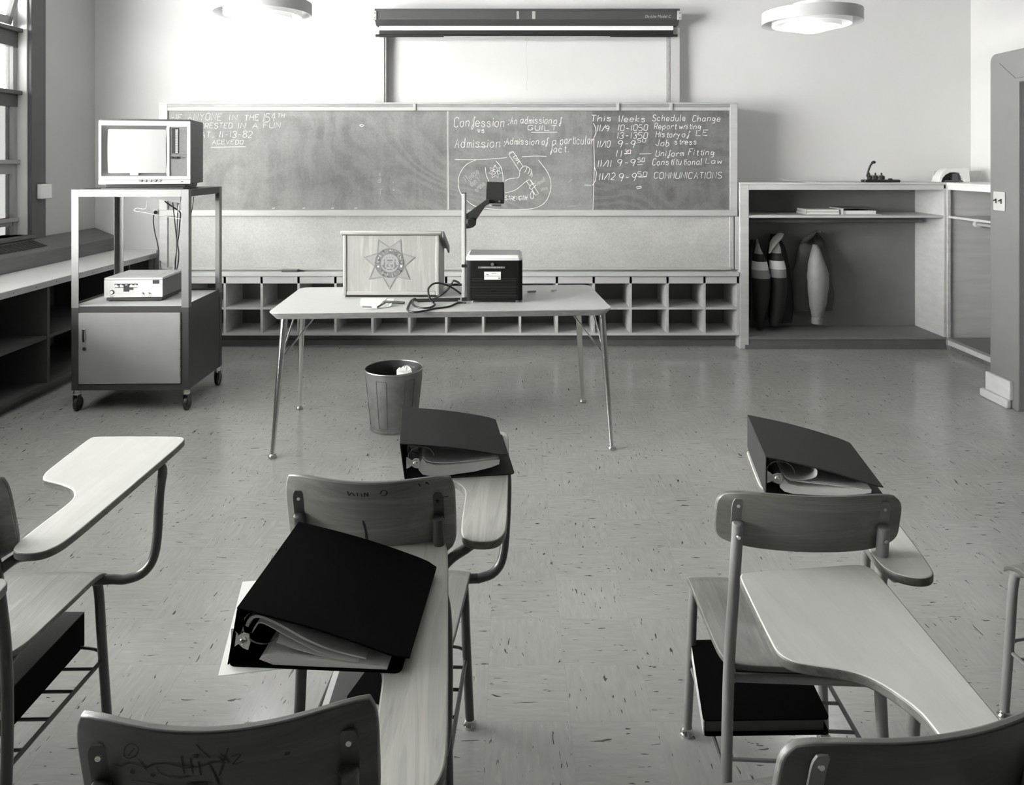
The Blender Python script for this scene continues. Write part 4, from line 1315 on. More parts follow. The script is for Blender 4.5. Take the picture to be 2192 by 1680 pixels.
# ---------------------------------------------------------------- demonstration table
TZ = 0.737
TR = R(3.3)
t = thing('long_table', 'long pale laminate table with splayed chrome legs in the middle of the room', 'table', (-0.388, 4.30, 0), TR)
tw, td = 1.80, 0.78
b = MB()
o1 = rrect(-tw / 2, tw / 2, -td / 2, td / 2, 0.055)
o2 = rrect(-tw / 2 + 0.03, tw / 2 - 0.03, -td / 2 + 0.022, td / 2 - 0.022, 0.04)
b.prism(o1, lambda q: Vector((q[0], q[1], TZ - 0.005)), (0, 0, 0.005))
L(b, 'table_top', 'table_top', t)
n = len(o1)
b = MB()
b.add([(x, y, TZ - 0.0055) for x, y in o1] + [(x, y, TZ - 0.038) for x, y in o2], [(i, (i + 1) % n, n + (i + 1) % n, n + i) for i in range(n)] + [tuple(range(n)), tuple(range(n, 2 * n))])
L(b, 'edge_band', 'table_edge', t)
inv = rootm(t).inverted()
feet = [(-1.228, 3.83), (0.5247, 3.942), (-1.3025, 4.58), (0.4448, 4.713)]
tops = [(-1.205, 3.96), (0.485, 4.03), (-1.245, 4.44), (0.400, 4.55)]
for (fx, fy), (px, py) in zip(feet, tops):
    a, c = inv @ Vector((px, py, TZ - 0.039)), inv @ Vector((fx, fy, 0.018))
    b = MB(); b.tube([a, a.lerp(c, 0.35), c], [0.019, 0.017, 0.011], 14)
    lg = L(b, 'leg', 'steel', t)
    b = MB(); b.lathe([(0.012, 0.022), (0.019, 0.016), (0.021, 0.008), (0.019, 0.0)], (c.x, c.y, 0), 16)
    L(b, 'foot_glide', 'dull_steel', lg)
    k = 0.32 if fy < 4.2 else 0.14
    m1 = a.lerp(c, k)
    sg = 1 if fx < -0.4 else -1
    b = MB()
    b.tube([m1, Vector((a.x + sg * 0.16, a.y + 0.05, TZ - 0.039))], 0.0045, 8)
    b.tube([m1, Vector((a.x + sg * 0.035, a.y + 0.10, TZ - 0.039))], 0.0045, 8)
    L(b, 'brace', 'steel', lg)
# lectern with star decal
t = thing('lectern', 'wooden tabletop lectern with a police star decal on its front', 'lectern', (-0.69, 4.45, TZ))
lx0, lx1, ly0, ly1 = -0.971, -0.418, 4.29, 4.62
b = MB(); b.box(lx0 + 0.012, lx1 - 0.012, ly0 + 0.006, ly0 + 0.02, TZ + 0.022, 1.092)
pn = b.build('front_panel', M['lectern'], t)
for x in (lx0, lx1 - 0.02):
    b = MB(); b.prism([(ly0, TZ + 0.012), (ly0, 1.096), (ly1, 0.985), (ly1, TZ + 0.012)], lambda q: Vector((x, q[0], q[1])), (0.02, 0, 0))
    b.build('side_panel', M['lectern'], t, bevel=0.004)
b = MB(); b.box(lx0 + 0.021, lx1 - 0.021, ly0 + 0.001, ly0 + 0.02, TZ + 0.014, TZ + 0.036)
b.build('bottom_rail', M['lectern_edge'], t, bevel=0.004)
b = MB(); b.box(lx0 + 0.021, lx1 - 0.021, ly0 + 0.021, ly1 - 0.002, TZ + 0.014, TZ + 0.03)
b.build('bottom_shelf', M['lectern_edge'], t)
b = MB(); b.box(lx0 + 0.01, lx1 - 0.01, ly0 + 0.02, ly1 - 0.02, TZ + 0.0005, TZ + 0.0125)
b.build('foot', M['black'], t)
sl = -0.111 / 0.33
b = MB(); b.prism([(ly0 - 0.018, 1.0975 - 0.018 * sl), (ly0 - 0.018, 1.1165 - 0.018 * sl), (ly1 + 0.03, 1.1165 + 0.36 * sl), (ly1 + 0.03, 1.0975 + 0.36 * sl)], lambda q: Vector((lx0 - 0.012, q[0], q[1])), (lx1 - lx0 + 0.030, 0, 0))
b.build('slanted_top', M['lectern_edge'], t, bevel=0.006)
b = MB(); b.prism([(ly0 - 0.015, 1.078 - 0.016 * sl), (ly0 - 0.015, 1.115 - 0.016 * sl), (ly1 + 0.03, 1.118 + 0.36 * sl), (ly1 + 0.03, 1.070 + 0.36 * sl)], lambda q: Vector((lx1 + 0.018, q[0], q[1])), (0.012, 0, 0))
b.build('end_lip', M['toe'], t, bevel=0.004)
# decal
ec = W(834.5, 563, ly0 + 0.006)
ey = ly0 + 0.0058
def dc(x, z, d=0.0): return Vector((ec.x + x, ey - d, ec.z + z))
def star_pts(ro, ri, n=7, a0=-PI / 2):
    return [((ro if k % 2 == 0 else ri) * math.cos(a0 + k * PI / n), (ro if k % 2 == 0 else ri) * math.sin(a0 + k * PI / n)) for k in range(2 * n)]
RO, RI = 0.153, 0.092
def fan(mb, pts, d, mi=0):
    n = len(pts)
    mb.add([dc(0, 0, d)] + [dc(x, z, d) for x, z in pts], [(0, 1 + i, 1 + (i + 1) % n) for i in range(n)], mi)
b = MB(); fan(b, star_pts(RO * 0.93, RI * 0.94), 0.0008)
b.build('star_decal', M['decal_pale'], pn, fix=False)
b = MB()
for ro, ri, wd in ((RO, RI, 0.0026), (RO * 0.93, RI * 0.935, 0.0016)):
    a_, c_ = star_pts(ro, ri), star_pts(ro - wd * 2.2, ri - wd)
    n = len(a_)
    b.add([dc(x, z, 0.0011) for x, z in a_] + [dc(x, z, 0.0011) for x, z in c_], [(i, (i + 1) % n, n + (i + 1) % n, n + i) for i in range(n)])
b.build('star_outline', M['ink_grey'], pn, fix=False)
def circ(r, n=48): return [(r * math.cos(2 * PI * k / n), r * math.sin(2 * PI * k / n)) for k in range(n)]
b = MB(); fan(b, circ(0.085), 0.0013)
b.build('badge_ring', M['ink_grey'], pn, fix=False)
b = MB(); fan(b, circ(0.0535), 0.0017)
b.build('badge_centre', M['decal_pale'], pn, fix=False)
b = MB()
for r, wd in ((0.0855, 0.0018), (0.0535, 0.0016)):
    a_, c_ = circ(r), circ(r - wd)
    b.add([dc(x, z, 0.002) for x, z in a_] + [dc(x, z, 0.002) for x, z in c_], [(i, (i + 1) % 48, 48 + (i + 1) % 48, 48 + i) for i in range(48)])
# small engraved seal: shield, crest, side figures, ribbon
def poly2(mb, pts, d=0.0019):
    mb.add([dc(x, z, d) for x, z in pts], [tuple(range(len(pts)))])
poly2(b, [(-0.017, 0.020), (0.017, 0.020), (0.017, 0.010), (-0.017, 0.010)])
for s_ in (-1, 1):
    poly2(b, [(s_ * 0.026, 0.018), (s_ * 0.030, 0.024), (s_ * 0.036, 0.014), (s_ * 0.033, 0.006)])
    poly2(b, [(s_ * 0.024, 0.010), (s_ * 0.034, 0.004), (s_ * 0.036, -0.018), (s_ * 0.028, -0.022)])
    poly2(b, [(s_ * 0.012, -0.004), (s_ * 0.02, -0.012), (s_ * 0.016, -0.026), (s_ * 0.006, -0.018)])
    poly2(b, [(s_ * 0.040, -0.008), (s_ * 0.046, -0.016), (s_ * 0.026, -0.036), (s_ * 0.018, -0.032)])
poly2(b, [(-0.014, -0.034), (0.014, -0.034), (0.016, -0.039), (-0.016, -0.039)])
poly2(b, [(-0.012, 0.005), (0.012, 0.005), (0.012, 0.002), (-0.012, 0.002)])
for x, z in ((-0.006, -0.005), (0.004, -0.012), (-0.003, -0.022), (0.007, -0.028), (0.0, 0.034), (-0.016, 0.03), (0.017, 0.031)):
    poly2(b, [(x - 0.003, z - 0.002), (x + 0.003, z - 0.002), (x + 0.003, z + 0.003), (x - 0.003, z + 0.003)])
b.build('seal_drawing', M['ink_grey'], pn, fix=False)
b = MB()
def arc_text(txt, rad, a_start, a_end, size, inward):
    n_ = len(txt)
    for i, ch in enumerate(txt):
        if ch == ' ':
            continue
        a = R(a_start + (a_end - a_start) * i / (n_ - 1))
        # top text: letter up = outward; bottom text: letter up = inward
        up = Vector((math.cos(a), math.sin(a))) * (1 if not inward else -1)
        rt = Vector((up.y, -up.x))
        base = Vector((math.cos(a), math.sin(a))) * rad
        def fn(x, y, z, base=base, up=up, rt=rt):
            q = base + rt * x * 1.08 + up * y
            return dc(q.x, q.y, 0.0021 + z * 0.3)
        text_mb(ch, size, fn, mb=b)
        text_mb(ch, size, lambda x, y, z, fn=fn: fn(x + 0.0012, y, z), mb=b)
arc_text('SAN FRANCISCO', 0.0575, 181, -3, 0.031, False)
arc_text('POLICE', 0.080, 222, 322, 0.031, True)
for a in (196, 344):
    pts = []
    for k in range(10):
        r = 0.009 if k % 2 == 0 else 0.004
        q = R(90 + 36 * k)
        pts.append((0.069 * math.cos(R(a)) + r * math.cos(q), 0.069 * math.sin(R(a)) + r * math.sin(q)))
    poly2(b, pts, 0.0023)
b.build('badge_lettering', M['decal_white'], pn, fix=False)

# overhead projector
t = thing('overhead_projector', 'black overhead projector with white stage rim and raised mirror head on the table', 'projector', (-0.1, 4.28, TZ))
px0, px1, py0, py1 = -0.252, 0.058, 4.135, 4.44
b = MB(); b.prism(rrect(px0, px1, py0, py1, 0.025), lambda q: Vector((q[0], q[1], TZ + 0.012)), (0, 0, 0.222))
b.box(px0 + 0.02, px1 - 0.02, py0 + 0.03, py1 - 0.03, TZ + 0.234, TZ + 0.236)
bd = b.build('body', M['proj_body'], t, bevel=0.003)
for x in (px0 + 0.035, px1 - 0.03):
    for y in (py0 + 0.03, py1 - 0.03):
        b = MB(); b.lathe([(0.008, 0.0), (0.008, 0.0125)], (x, y, TZ), 12)
        b.build('foot', M['steel'], t)
b = MB()
oo, ii = rrect(px0 - 0.003, px1 - 0.001, py0 - 0.003, py1 + 0.002, 0.026), rrect(px0 + 0.012, px1 - 0.016, py0 + 0.014, py1 - 0.012, 0.02)
n = len(oo)
b.add([(x, y, TZ + 0.2345) for x, y in oo] + [(x, y, TZ + 0.248) for x, y in oo] + [(x, y, TZ + 0.262) for x, y in ii] + [(x, y, TZ + 0.236) for x, y in ii],
      [(k * n + i, k * n + (i + 1) % n, ((k + 1) % 4) * n + (i + 1) % n, ((k + 1) % 4) * n + i) for k in range(4) for i in range(n)])
b.build('stage_rim', M['white'], t)
b = MB(); b.prism(rrect(px0 + 0.013, px1 - 0.017, py0 + 0.015, py1 - 0.013, 0.019), lambda q: Vector((q[0], q[1], TZ + 0.255)), (0, 0, 0.005))
b.build('stage_glass', M['glass_stage'], t)
b = MB(); b.box(px0 + 0.03, px1 - 0.035, py0 + 0.035, py1 - 0.03, TZ + 0.2602, TZ + 0.2612)
b.build('transparency', M['glass_stage'], t)
sc = 4.135 / F
b = MB(); b.tube([W(1054, 565.5, 4.135), W(1054, 565.5, 4.126)], 0.009, 16)
b.build('latch_button', M['dull_steel'], bd)
b = MB(); b.box(wx(1023.5, 4.133), wx(1081, 4.133), 4.131, 4.1345, wz(574.5, 4.133), wz(570.5, 4.133))
st_ = b.build('label_strip', M['ink_grey'], bd)
tcx = wx(1052, 4.13)
b = text_mb('OVERHEAD PROJECTOR 8', 0.0098, lambda x, y, z: Vector((tcx + x, 4.1305 - z * 0.3, wz(573.6, 4.13) + y)))
b.build('lettering', M['white'], st_, fix=False)
b = MB(); b.box(wx(1036.5, 4.133), wx(1072, 4.133), 4.131, 4.1345, wz(598.5, 4.133), wz(581.5, 4.133))
sp_ = b.build('sticker', M['paper'], bd)
b = MB(); b.box(wx(1037, 4.13), wx(1071.5, 4.13), 4.1302, 4.131, wz(591.4, 4.13), wz(590.6, 4.13)); b.box(wx(1067, 4.13), wx(1069.5, 4.13), 4.1302, 4.131, wz(597, 4.13), wz(594, 4.13)); b.box(wx(1052, 4.13), wx(1063, 4.13), 4.1302, 4.131, wz(585.4, 4.13), wz(584.6, 4.13)); b.box(wx(1041, 4.13), wx(1046, 4.13), 4.1302, 4.131, wz(588.6, 4.13), wz(587, 4.13))
b.build('print', M['ink_grey'], sp_)
b = MB()
for k in range(13):
    z = TZ + 0.03 + k * 0.0085
    b.box(px0 + 0.03, px1 - 0.035, 4.1325, 4.1345, z, z + 0.003)
b.build('vent_grille', M['black'], bd)
b = MB(); b.box(px0 - 0.029, px0 - 0.011, 4.185, 4.213, TZ + 0.02, wz(414.5, 4.185))
po = b.build('column', M['vcr'], t, bevel=0.002)
b = MB(); b.box(px0 - 0.0105, px0 - 0.004, 4.187, 4.211, TZ + 0.02, wz(414, 4.185))
b.build('rack_strip', M['dull_steel'], po)
b = MB(); b.box(px0 - 0.03, px0 - 0.003, 4.183, 4.215, wz(414, 4.185), wz(413, 4.185) + 0.001)
b.build('column_cap', M['black'], po)
b = MB(); b.box(px0 - 0.03, px0 + 0.003, 4.18, 4.218, wz(572.5, 4.18), wz(566, 4.18)); b.box(px0 - 0.03, px0 + 0.002, 4.18, 4.218, TZ + 0.003, TZ + 0.02)
b.build('column_bracket', M['black'], t)
Ya = 4.19
b = MB(); b.prism([(992.5, 461), (1000, 457), (1041, 427), (1048, 428), (1048, 436), (1040, 440), (1019, 471), (1018, 482), (1012, 487), (1004, 489), (992.5, 489.5)], lambda q: W(q[0], q[1], Ya), (0, 0.045, 0))
ar = b.build('arm', M['black_matte'], t, bevel=0.003)
b = MB(); b.tube([W(1008, 475, Ya), W(1008, 475, Ya - 0.02)], [0.026, 0.022], 18)
b.build('focus_knob', M['black'], ar, bevel=0.002)
b = MB(); b.box(wx(998, Ya), wx(1001, Ya), Ya - 0.002, Ya, wz(478, Ya), wz(469.5, Ya))
b.build('mark', M['white'], ar)
b = MB(); b.prism([(1041.5, 389.5), (1079, 391), (1079, 436), (1049, 435.5), (1040, 428), (1040, 405)], lambda q: W(q[0], q[1], 4.215), (0, 0.105, 0))
hd = b.build('mirror_head', M['black_matte'], t, bevel=0.004)
b = MB(); b.tube([W(1069, 431, 4.214), W(1069, 431, 4.209)], 0.0065, 14)
b.build('head_screw', M['dull_steel'], hd)
b = MB(); b.tube([W(1060, 437, 4.27), W(1060, 441, 4.27)], 0.034, 20)
b.build('lens', M['glass_stage'], hd)
# cords and papers on the table
def q5(x, y, h=0.004):
    """point on the table top seen at crop pixel"""
    px_, py_ = 730 + x / 7.829, 590 + y / 7.829
    Y = (H - TZ - h) * F / (py_ - HY)
    return W(px_, py_, Y)
def q5Y(x, y, Y): return W(730 + x / 7.829, 590 + y / 7.829, Y)
cord('projector_cord', 'thick black cord snaking nearest the table front edge to the projector', [q5(2090, 455), q5(1960, 455), q5(1800, 520), q5(1570, 550), q5(1400, 590), q5(1250, 610), q5(1150, 600), q5(1110, 560), q5(1130, 500), q5(1175, 420), q5(1230, 385)], 0.0055, 'cable')
cord('coiled_cord', 'black cord standing in a tall loop between the lectern and the projector column', [q5Y(2010, 305, 4.20), q5Y(1900, 225, 4.18), q5Y(1780, 160, 4.15), q5Y(1640, 125, 4.13), q5Y(1540, 140, 4.12), q5Y(1470, 210, 4.10), q5Y(1462, 280, 4.08), q5Y(1490, 380, 4.06), q5(1550, 450), q5(1570, 490), q5(1500, 530), q5(1380, 542), q5(1260, 520), q5(1200, 460), q5(1210, 400), q5(1250, 385)], 0.0055, 'cable')
cord('adapter_cord', 'black cord rising in a small hook behind the projector column', [q5Y(1990, 150, 4.24), q5Y(1960, 110, 4.24), q5Y(1890, 85, 4.24), q5Y(1860, 120, 4.24), q5Y(1830, 175, 4.23), q5Y(1760, 260, 4.22), q5Y(1660, 330, 4.2), q5(1580, 380), q5(1500, 400)], 0.006, 'cable')
b = MB()
for i, (p0, p1) in enumerate(((q5(1240, 405, 0.006), q5(2000, 385, 0.006)), (q5(1280, 425, 0.006), q5(1960, 415, 0.006)))):
    b.tube([p0, p0.lerp(p1, 0.5) + Vector((0, 0.004, 0)), p1], 0.006, 8)
tag(b.build('flat_cable', M['cable']), 'doubled black cable lying straight along the table foot of the lectern', 'cord')
def sheet_on(name, label, cs, mm, lift, cat='paper', curl=0.0):
    b = MB()
    c = [q5(x, y, 0.001) for x, y in cs]
    def fn(u, v):
        s_, t_ = (u + 1) / 2, (v + 1) / 2
        p_ = c[0] * (1 - s_) * (1 - t_) + c[1] * s_ * (1 - t_) + c[2] * s_ * t_ + c[3] * (1 - s_) * t_
        return (p_.x, p_.y, TZ + lift + curl * abs(u) ** 3 * s_)
    b.sheet(fn, lambda u, v: (0, 0, 0.0012), 8, 4)
    return tag(b.build(name, M[mm]), label, cat)
sheet_on('paper_sheet', 'large white paper sheet on the table against the lectern foot', [(320, 500), (640, 500), (770, 375), (330, 315 + 60)], 'paper', 0.001)
sheet_on('paper_sheet', 'white paper overlapping in front of the large sheet by the lectern', [(375, 560), (600, 560), (660, 480), (370, 470)], 'paper', 0.0035)
sheet_on('paper_slip', 'small white slip beside the pencil, right of the paper sheets', [(630, 545), (840, 525), (850, 470), (760, 470)], 'paper', 0.001, 'paper', 0.008)
sheet_on('paper_slip', 'small white slip touching the lectern, right of the large sheet', [(740, 435), (880, 435), (893, 388), (780, 388)], 'paper', 0.001)
def stick(name, label, p0, p1, r, mm, cat):
    a, c = q5(*p0, r + 0.005), q5(*p1, r + 0.005)
    b = MB(); b.tube([a, a.lerp(c, 0.85), c], [r, r, r * 0.3], 8)
    return tag(b.build(name, M[mm]), label, cat)
stick('marker', 'black marker pen lying across the small slips', (1060, 455), (700, 435), 0.007, 'black', 'pen')
stick('pencil', 'grey pencil lying slanted over the papers in front of the lectern', (735, 460), (600, 530), 0.0045, 'cover_grey', 'pencil')
stick('pen', 'thin dark pen at the left of the papers on the table', (360, 520), (520, 525), 0.004, 'ink_grey', 'pen')
for x, y, l, lb in ((1138, 624, 0.05, 'grey chalk stub lying on the table right of the projector'), (1185, 621.5, 0.03, 'short white chalk stub farthest right on the table')):
    Y = (H - TZ - 0.006) * F / (y - HY)
    c = W(x, y, Y)
    b = MB(); b.tube([c + Vector((-l / 2, 0, 0)), c + Vector((l / 2, 0.012, 0))], 0.0055, 10)
    tag(b.build('chalk_stub', M['tape'] if l > 0.04 else M['white']), lb, 'chalk')

# waste basket
wc = (-0.677, 4.28, 0.0)
t = thing('waste_basket', 'dented round metal waste basket under the long table', 'waste basket', wc)
b = MB(); b.lathe([(0.128, 0.0), (0.134, 0.004), (0.1345, 0.02), (0.131, 0.022), (0.1645, 0.335), (0.1625, 0.335), (0.130, 0.026), (0.001, 0.026)], wc, 40, cap=(True, False))
sh = b.build('shell', M['bin'], t)
b = MB(); b.lathe([(0.1622, 0.333), (0.1302, 0.028), (0.002, 0.028)], wc, 40, cap=(False, False))
b.build('liner', M['bin_in'], t)
b = MB(); rim = [Vector((0.165 * math.cos(2 * PI * k / 40), 0.165 * math.sin(2 * PI * k / 40), 0.338)) + Vector(wc) for k in range(40)]
b.tube(rim, 0.0045, 8, closed=True)
b.build('rim', M['dull_steel'], t)
b = MB()
for a0 in (-118, -58, 2, 62, 122, 182):
    for a in (a0, a0 + 22):
        pts = []
        for z in (0.03, 0.12, 0.21, 0.30):
            r = 0.1315 + (z - 0.022) / 0.313 * 0.0335 + 0.0006
            pts.append(Vector((r * math.cos(R(a)), r * math.sin(R(a)), z)) + Vector(wc))
        b.tube(pts, 0.0012, 6)
    for z in (0.03, 0.30):
        r = 0.1315 + (z - 0.022) / 0.313 * 0.0335 + 0.0006
        b.tube([Vector((r * math.cos(R(a0 + q)), r * math.sin(R(a0 + q)), z)) + Vector(wc) for q in (0, 5, 11, 17, 22)], 0.0012, 6)
b.build('pressed_panels', M['cover_grey'], sh)
def crumple(name, label, c, r, seed):
    rnd = random.Random(seed)
    b = MB()
    nu, nv = 14, 9
    vs, fs = [], []
    for j in range(nv + 1):
        for i in range(nu):
            th, ph = PI * j / nv, 2 * PI * i / nu
            q = r * (0.75 + 0.4 * rnd.random())
            vs.append(Vector(c) + Vector((q * math.sin(th) * math.cos(ph), q * math.sin(th) * math.sin(ph), q * 0.8 * math.cos(th))))
    for j in range(nv):
        for i in range(nu):
            k = (i + 1) % nu
            fs.append((j * nu + i, j * nu + k, (j + 1) * nu + k, (j + 1) * nu + i))
    b.add(vs, fs)
    return tag(b.build(name, M['paper'], angle=10), label, 'paper')
crumple('crumpled_paper', 'white crumpled paper poking above the right rim of the waste basket', (wc[0] + 0.075, wc[1] + 0.01, 0.295), 0.062, 3)
crumple('crumpled_paper', 'small crumpled paper low in the middle of the waste basket', (wc[0] - 0.005, wc[1] - 0.06, 0.25), 0.045, 5)

# ---------------------------------------------------------------- coats in the cabinet
def loftz(rows, n=24, wob=0.0, mi=0, mb=None):
    mb = mb or MB()
    secs = []
    for z, x, y, rx, ry in rows:
        secs.append(((x, y, z), (rx, 0, 0), (0, ry, 0)))
    b0 = len(mb.v)
    mb.loft(secs, n, mi)
    if wob:
        for i in range(b0, len(mb.v)):
            k = (i - b0) % n
            f = wob * math.sin(k * 2.3 + (i - b0) // n * 0.9) * math.sin(k * 1.1)
            c = secs[min((i - b0) // n, len(secs) - 1)][0]
            d = mb.v[i] - Vector(c)
            if d.length > 1e-6:
                mb.v[i] += d.normalized() * f
    return mb
def interp(rows, k=4):
    out = []
    ps = [Vector(r[:3]) for r in rows]
    qs = [Vector((r[3], r[4], 0)) for r in rows]
    a, b_ = smooth_path(ps, k), smooth_path(qs, k)
    return [(p.x, p.y, p.z, q.x, q.y) for p, q in zip(a, b_)]
def q8(x, y, Y): return W(1600 + x / 5.6, 460 + y / 5.6, Y)
def band_sleeve(t, nm, rows, mats_, cuts, wob=0.0):
    """sleeve loft split in colour bands at heights cuts (descending z)"""
    rr = interp(rows, 5)
    idx = []
    for z in cuts:
        idx.append(min(range(len(rr)), key=lambda i: abs(rr[i][0] - z)))
    idx = [0] + idx + [len(rr) - 1]
    first = None
    for i in range(len(idx) - 1):
        seg = rr[idx[i]:idx[i + 1] + 1]
        if len(seg) < 2:
            continue
        b = loftz(seg, 22, wob)
        o = b.build(nm if mats_[i][0] is None else mats_[i][0], M[mats_[i][1]], t)
def row(xl, xr, y, Y, ry):
    a, c = q8(xl, y, Y), q8(xr, y, Y)
    return (a.z, (a.x + c.x) / 2, Y, (c.x - a.x) / 2, ry)
def jacket_striped(label, rows, cuts, body, collar, grp, hooklab):
    t = thing('jacket', label, 'jacket', (rows[0][1], 6.3, 1.0), 0, grp)
    band_sleeve(t, 'sleeve', rows, [('shoulder_panel', 'coat_pale'), ('upper_sleeve', 'coat_dark'), ('white_band', 'coat_white'), ('grey_band', 'coat_grey'), ('sleeve', 'coat_dark')], cuts)
    b = loftz(interp(body, 4), 24, 0.004)
    b.build('body', M['coat_dark'], t)
    if collar:
        b = MB(); b.loft(collar, 16)
        b.build('collar', M['coat_pale'], t)
    b = MB(); b.tube(smooth_path([(rows[0][1] + 0.01, 6.482, 1.0), (rows[0][1] + 0.01, 6.44, 0.99), (rows[0][1] + 0.01, 6.43, 1.01)]), 0.004, 6)
    tag(b.build('coat_hook', M['dull_steel']), 'small coat hook behind the ' + hooklab, 'hook')
    return t
Yj = 6.27
rows = [row(110, 118, 285, Yj + 0.06, 0.012), row(104, 142, 380, Yj + 0.02, 0.04), row(88, 180, 460, Yj, 0.06), row(60, 225, 550, Yj, 0.075), row(52, 248, 650, Yj, 0.08), row(58, 270, 750, Yj, 0.08), row(78, 272, 900, Yj, 0.075), row(88, 245, 1100, Yj, 0.065), row(98, 205, 1250, Yj, 0.05), row(105, 190, 1350, Yj, 0.045)]
cz = [q8(0, y, Yj).z for y in (462, 552, 652, 752)]
bx = rows[4][1]
body = [(q8(0, 300, 6.4).z, bx - 0.01, 6.42, 0.02, 0.02), (q8(0, 420, 6.4).z, bx, 6.41, 0.06, 0.04), (q8(0, 650, 6.4).z, bx, 6.40, 0.085, 0.06), (q8(0, 1000, 6.4).z, bx + 0.01, 6.40, 0.09, 0.065), (q8(0, 1250, 6.4).z, bx + 0.01, 6.40, 0.085, 0.06)]
jacket_striped('dark jacket with white and grey sleeve bands, nearest the cabinet left side', rows, cz, body, None, 'jackets in the coat cabinet', 'leftmost jacket in the cabinet')
rows = [row(345, 372, 330, Yj + 0.04, 0.03), row(318, 392, 390, Yj + 0.02, 0.05), row(288, 400, 450, Yj, 0.065), row(268, 430, 540, Yj, 0.075), row(266, 455, 640, Yj, 0.08), row(272, 462, 740, Yj, 0.08), row(280, 465, 900, Yj, 0.075), row(275, 440, 1100, Yj, 0.065), row(268, 410, 1250, Yj, 0.05), row(265, 385, 1320, Yj, 0.045)]
cz = [q8(0, y, Yj).z for y in (448, 540, 640, 738)]
bx = rows[4][1] + 0.05
body = [(q8(0, 230, 6.4).z, bx - 0.03, 6.42, 0.02, 0.02), (q8(0, 380, 6.4).z, bx - 0.01, 6.41, 0.07, 0.04), (q8(0, 650, 6.4).z, bx, 6.40, 0.10, 0.055), (q8(0, 1000, 6.4).z, bx + 0.02, 6.40, 0.11, 0.06), (q8(0, 1280, 6.4).z, bx + 0.02, 6.40, 0.10, 0.055)]
collar = [(q8(395, 215, 6.33), (0.018, 0, 0), (0, 0.02, 0)), (q8(370, 250, 6.31), (0.045, 0, 0.012), (0, 0.03, 0)), (q8(345, 300, 6.29), (0.055, 0, 0.02), (0, 0.03, 0)), (q8(312, 360, 6.27), (0.035, 0, 0.012), (0, 0.018, 0)), (q8(262, 460, 6.26), (0.008, 0, 0.0), (0, 0.006, 0))]
jacket_striped('dark jacket with white and grey sleeve bands and raised pale collar, in the cabinet', rows, cz, body, collar, 'jackets in the coat cabinet', 'jacket with the raised pale collar')
t = thing('jacket', 'grey jacket with light grey button-cuff sleeve, hanging rightmost in the cabinet', 'jacket', (2.58, 6.35, 0.95), 0, 'jackets in the coat cabinet')
Yj = 6.26
rows = [row(785, 835, 355, Yj + 0.05, 0.02), row(770, 870, 420, Yj + 0.02, 0.045), row(745, 905, 530, Yj, 0.065), row(728, 950, 650, Yj, 0.08), row(724, 968, 740, Yj, 0.085), row(730, 962, 880, Yj, 0.082), row(742, 945, 1020, Yj, 0.075), row(756, 925, 1120, Yj, 0.065), row(772, 898, 1200, Yj, 0.05), row(776, 892, 1220, Yj, 0.045)]
b = loftz(interp(rows, 5), 26, 0.003)
sv = b.build('sleeve', M['sleeve'], t)
rows = [row(772, 896, 1222, Yj, 0.046), row(772, 895, 1300, Yj, 0.046)]
b = loftz(rows, 22)
b.build('cuff', M['sleeve'], sv)
b = MB(); p_ = q8(858, 1262, Yj - 0.05); b.tube([p_, p_ + Vector((0, 0.008, 0))], 0.009, 12)
b.build('button', M['steel'], sv)
body = [(q8(0, 215, 6.4).z, 2.60, 6.42, 0.03, 0.025), (q8(0, 330, 6.4).z, 2.58, 6.41, 0.10, 0.04), (q8(0, 500, 6.4).z, 2.575, 6.405, 0.135, 0.05), (q8(0, 760, 6.4).z, 2.57, 6.40, 0.17, 0.055), (q8(0, 1000, 6.4).z, 2.575, 6.40, 0.18, 0.06), (q8(0, 1140, 6.4).z, 2.575, 6.40, 0.165, 0.055)]
b = loftz(interp(body, 5), 30, 0.008)
b.build('body', M['coat_mid'], t)
cl = [(q8(822, 195, 6.36), (0.012, 0, 0.012), (0, 0.025, 0)), (q8(790, 230, 6.33), (0.016, 0, 0.030), (0, 0.035, 0)), (q8(730, 270, 6.32), (0.014, 0, 0.032), (0, 0.035, 0)), (q8(660, 315, 6.32), (0.010, 0, 0.026), (0, 0.02, 0))]
b = MB(); b.loft(cl, 16)
b.build('collar', M['coat_mid'], t)
b = MB(); b.tube(smooth_path([q8(868, 210, 6.482), q8(868, 212, 6.43), q8(872, 195, 6.42)]), 0.005, 8)
tag(b.build('coat_hook', M['steel']), 'shiny coat hook above the light grey sleeve', 'hook')

# ---------------------------------------------------------------- tablet-arm chairs
TAB1 = [(-0.2828, 0), (-0.0375, 0), (-0.012, -0.010), (0, -0.040), (0, -0.20), (0, -0.42), (-0.001, -0.60), (-0.010, -0.642), (-0.028, -0.664), (-0.06, -0.668), (-0.088, -0.660), (-0.103, -0.635), (-0.106, -0.58), (-0.1055, -0.50), (-0.105, -0.424),
        (-0.115, -0.394), (-0.135, -0.364), (-0.160, -0.345), (-0.190, -0.329), (-0.235, -0.311), (-0.252, -0.300), (-0.264, -0.280), (-0.274, -0.245), (-0.291, -0.030), (-0.290, -0.010)]
TAB2 = [(-0.266, -0.032), (-0.0365, 0), (-0.010, -0.003), (0.002, -0.027), (-0.003, -0.20), (-0.007, -0.405), (-0.010, -0.62), (-0.020, -0.650), (-0.045, -0.665), (-0.075, -0.662), (-0.102, -0.645), (-0.114, -0.61), (-0.115, -0.52), (-0.115, -0.425),
        (-0.122, -0.395), (-0.148, -0.345), (-0.181, -0.321), (-0.243, -0.308), (-0.268, -0.300), (-0.284, -0.280), (-0.286, -0.25), (-0.281, -0.06), (-0.277, -0.042)]
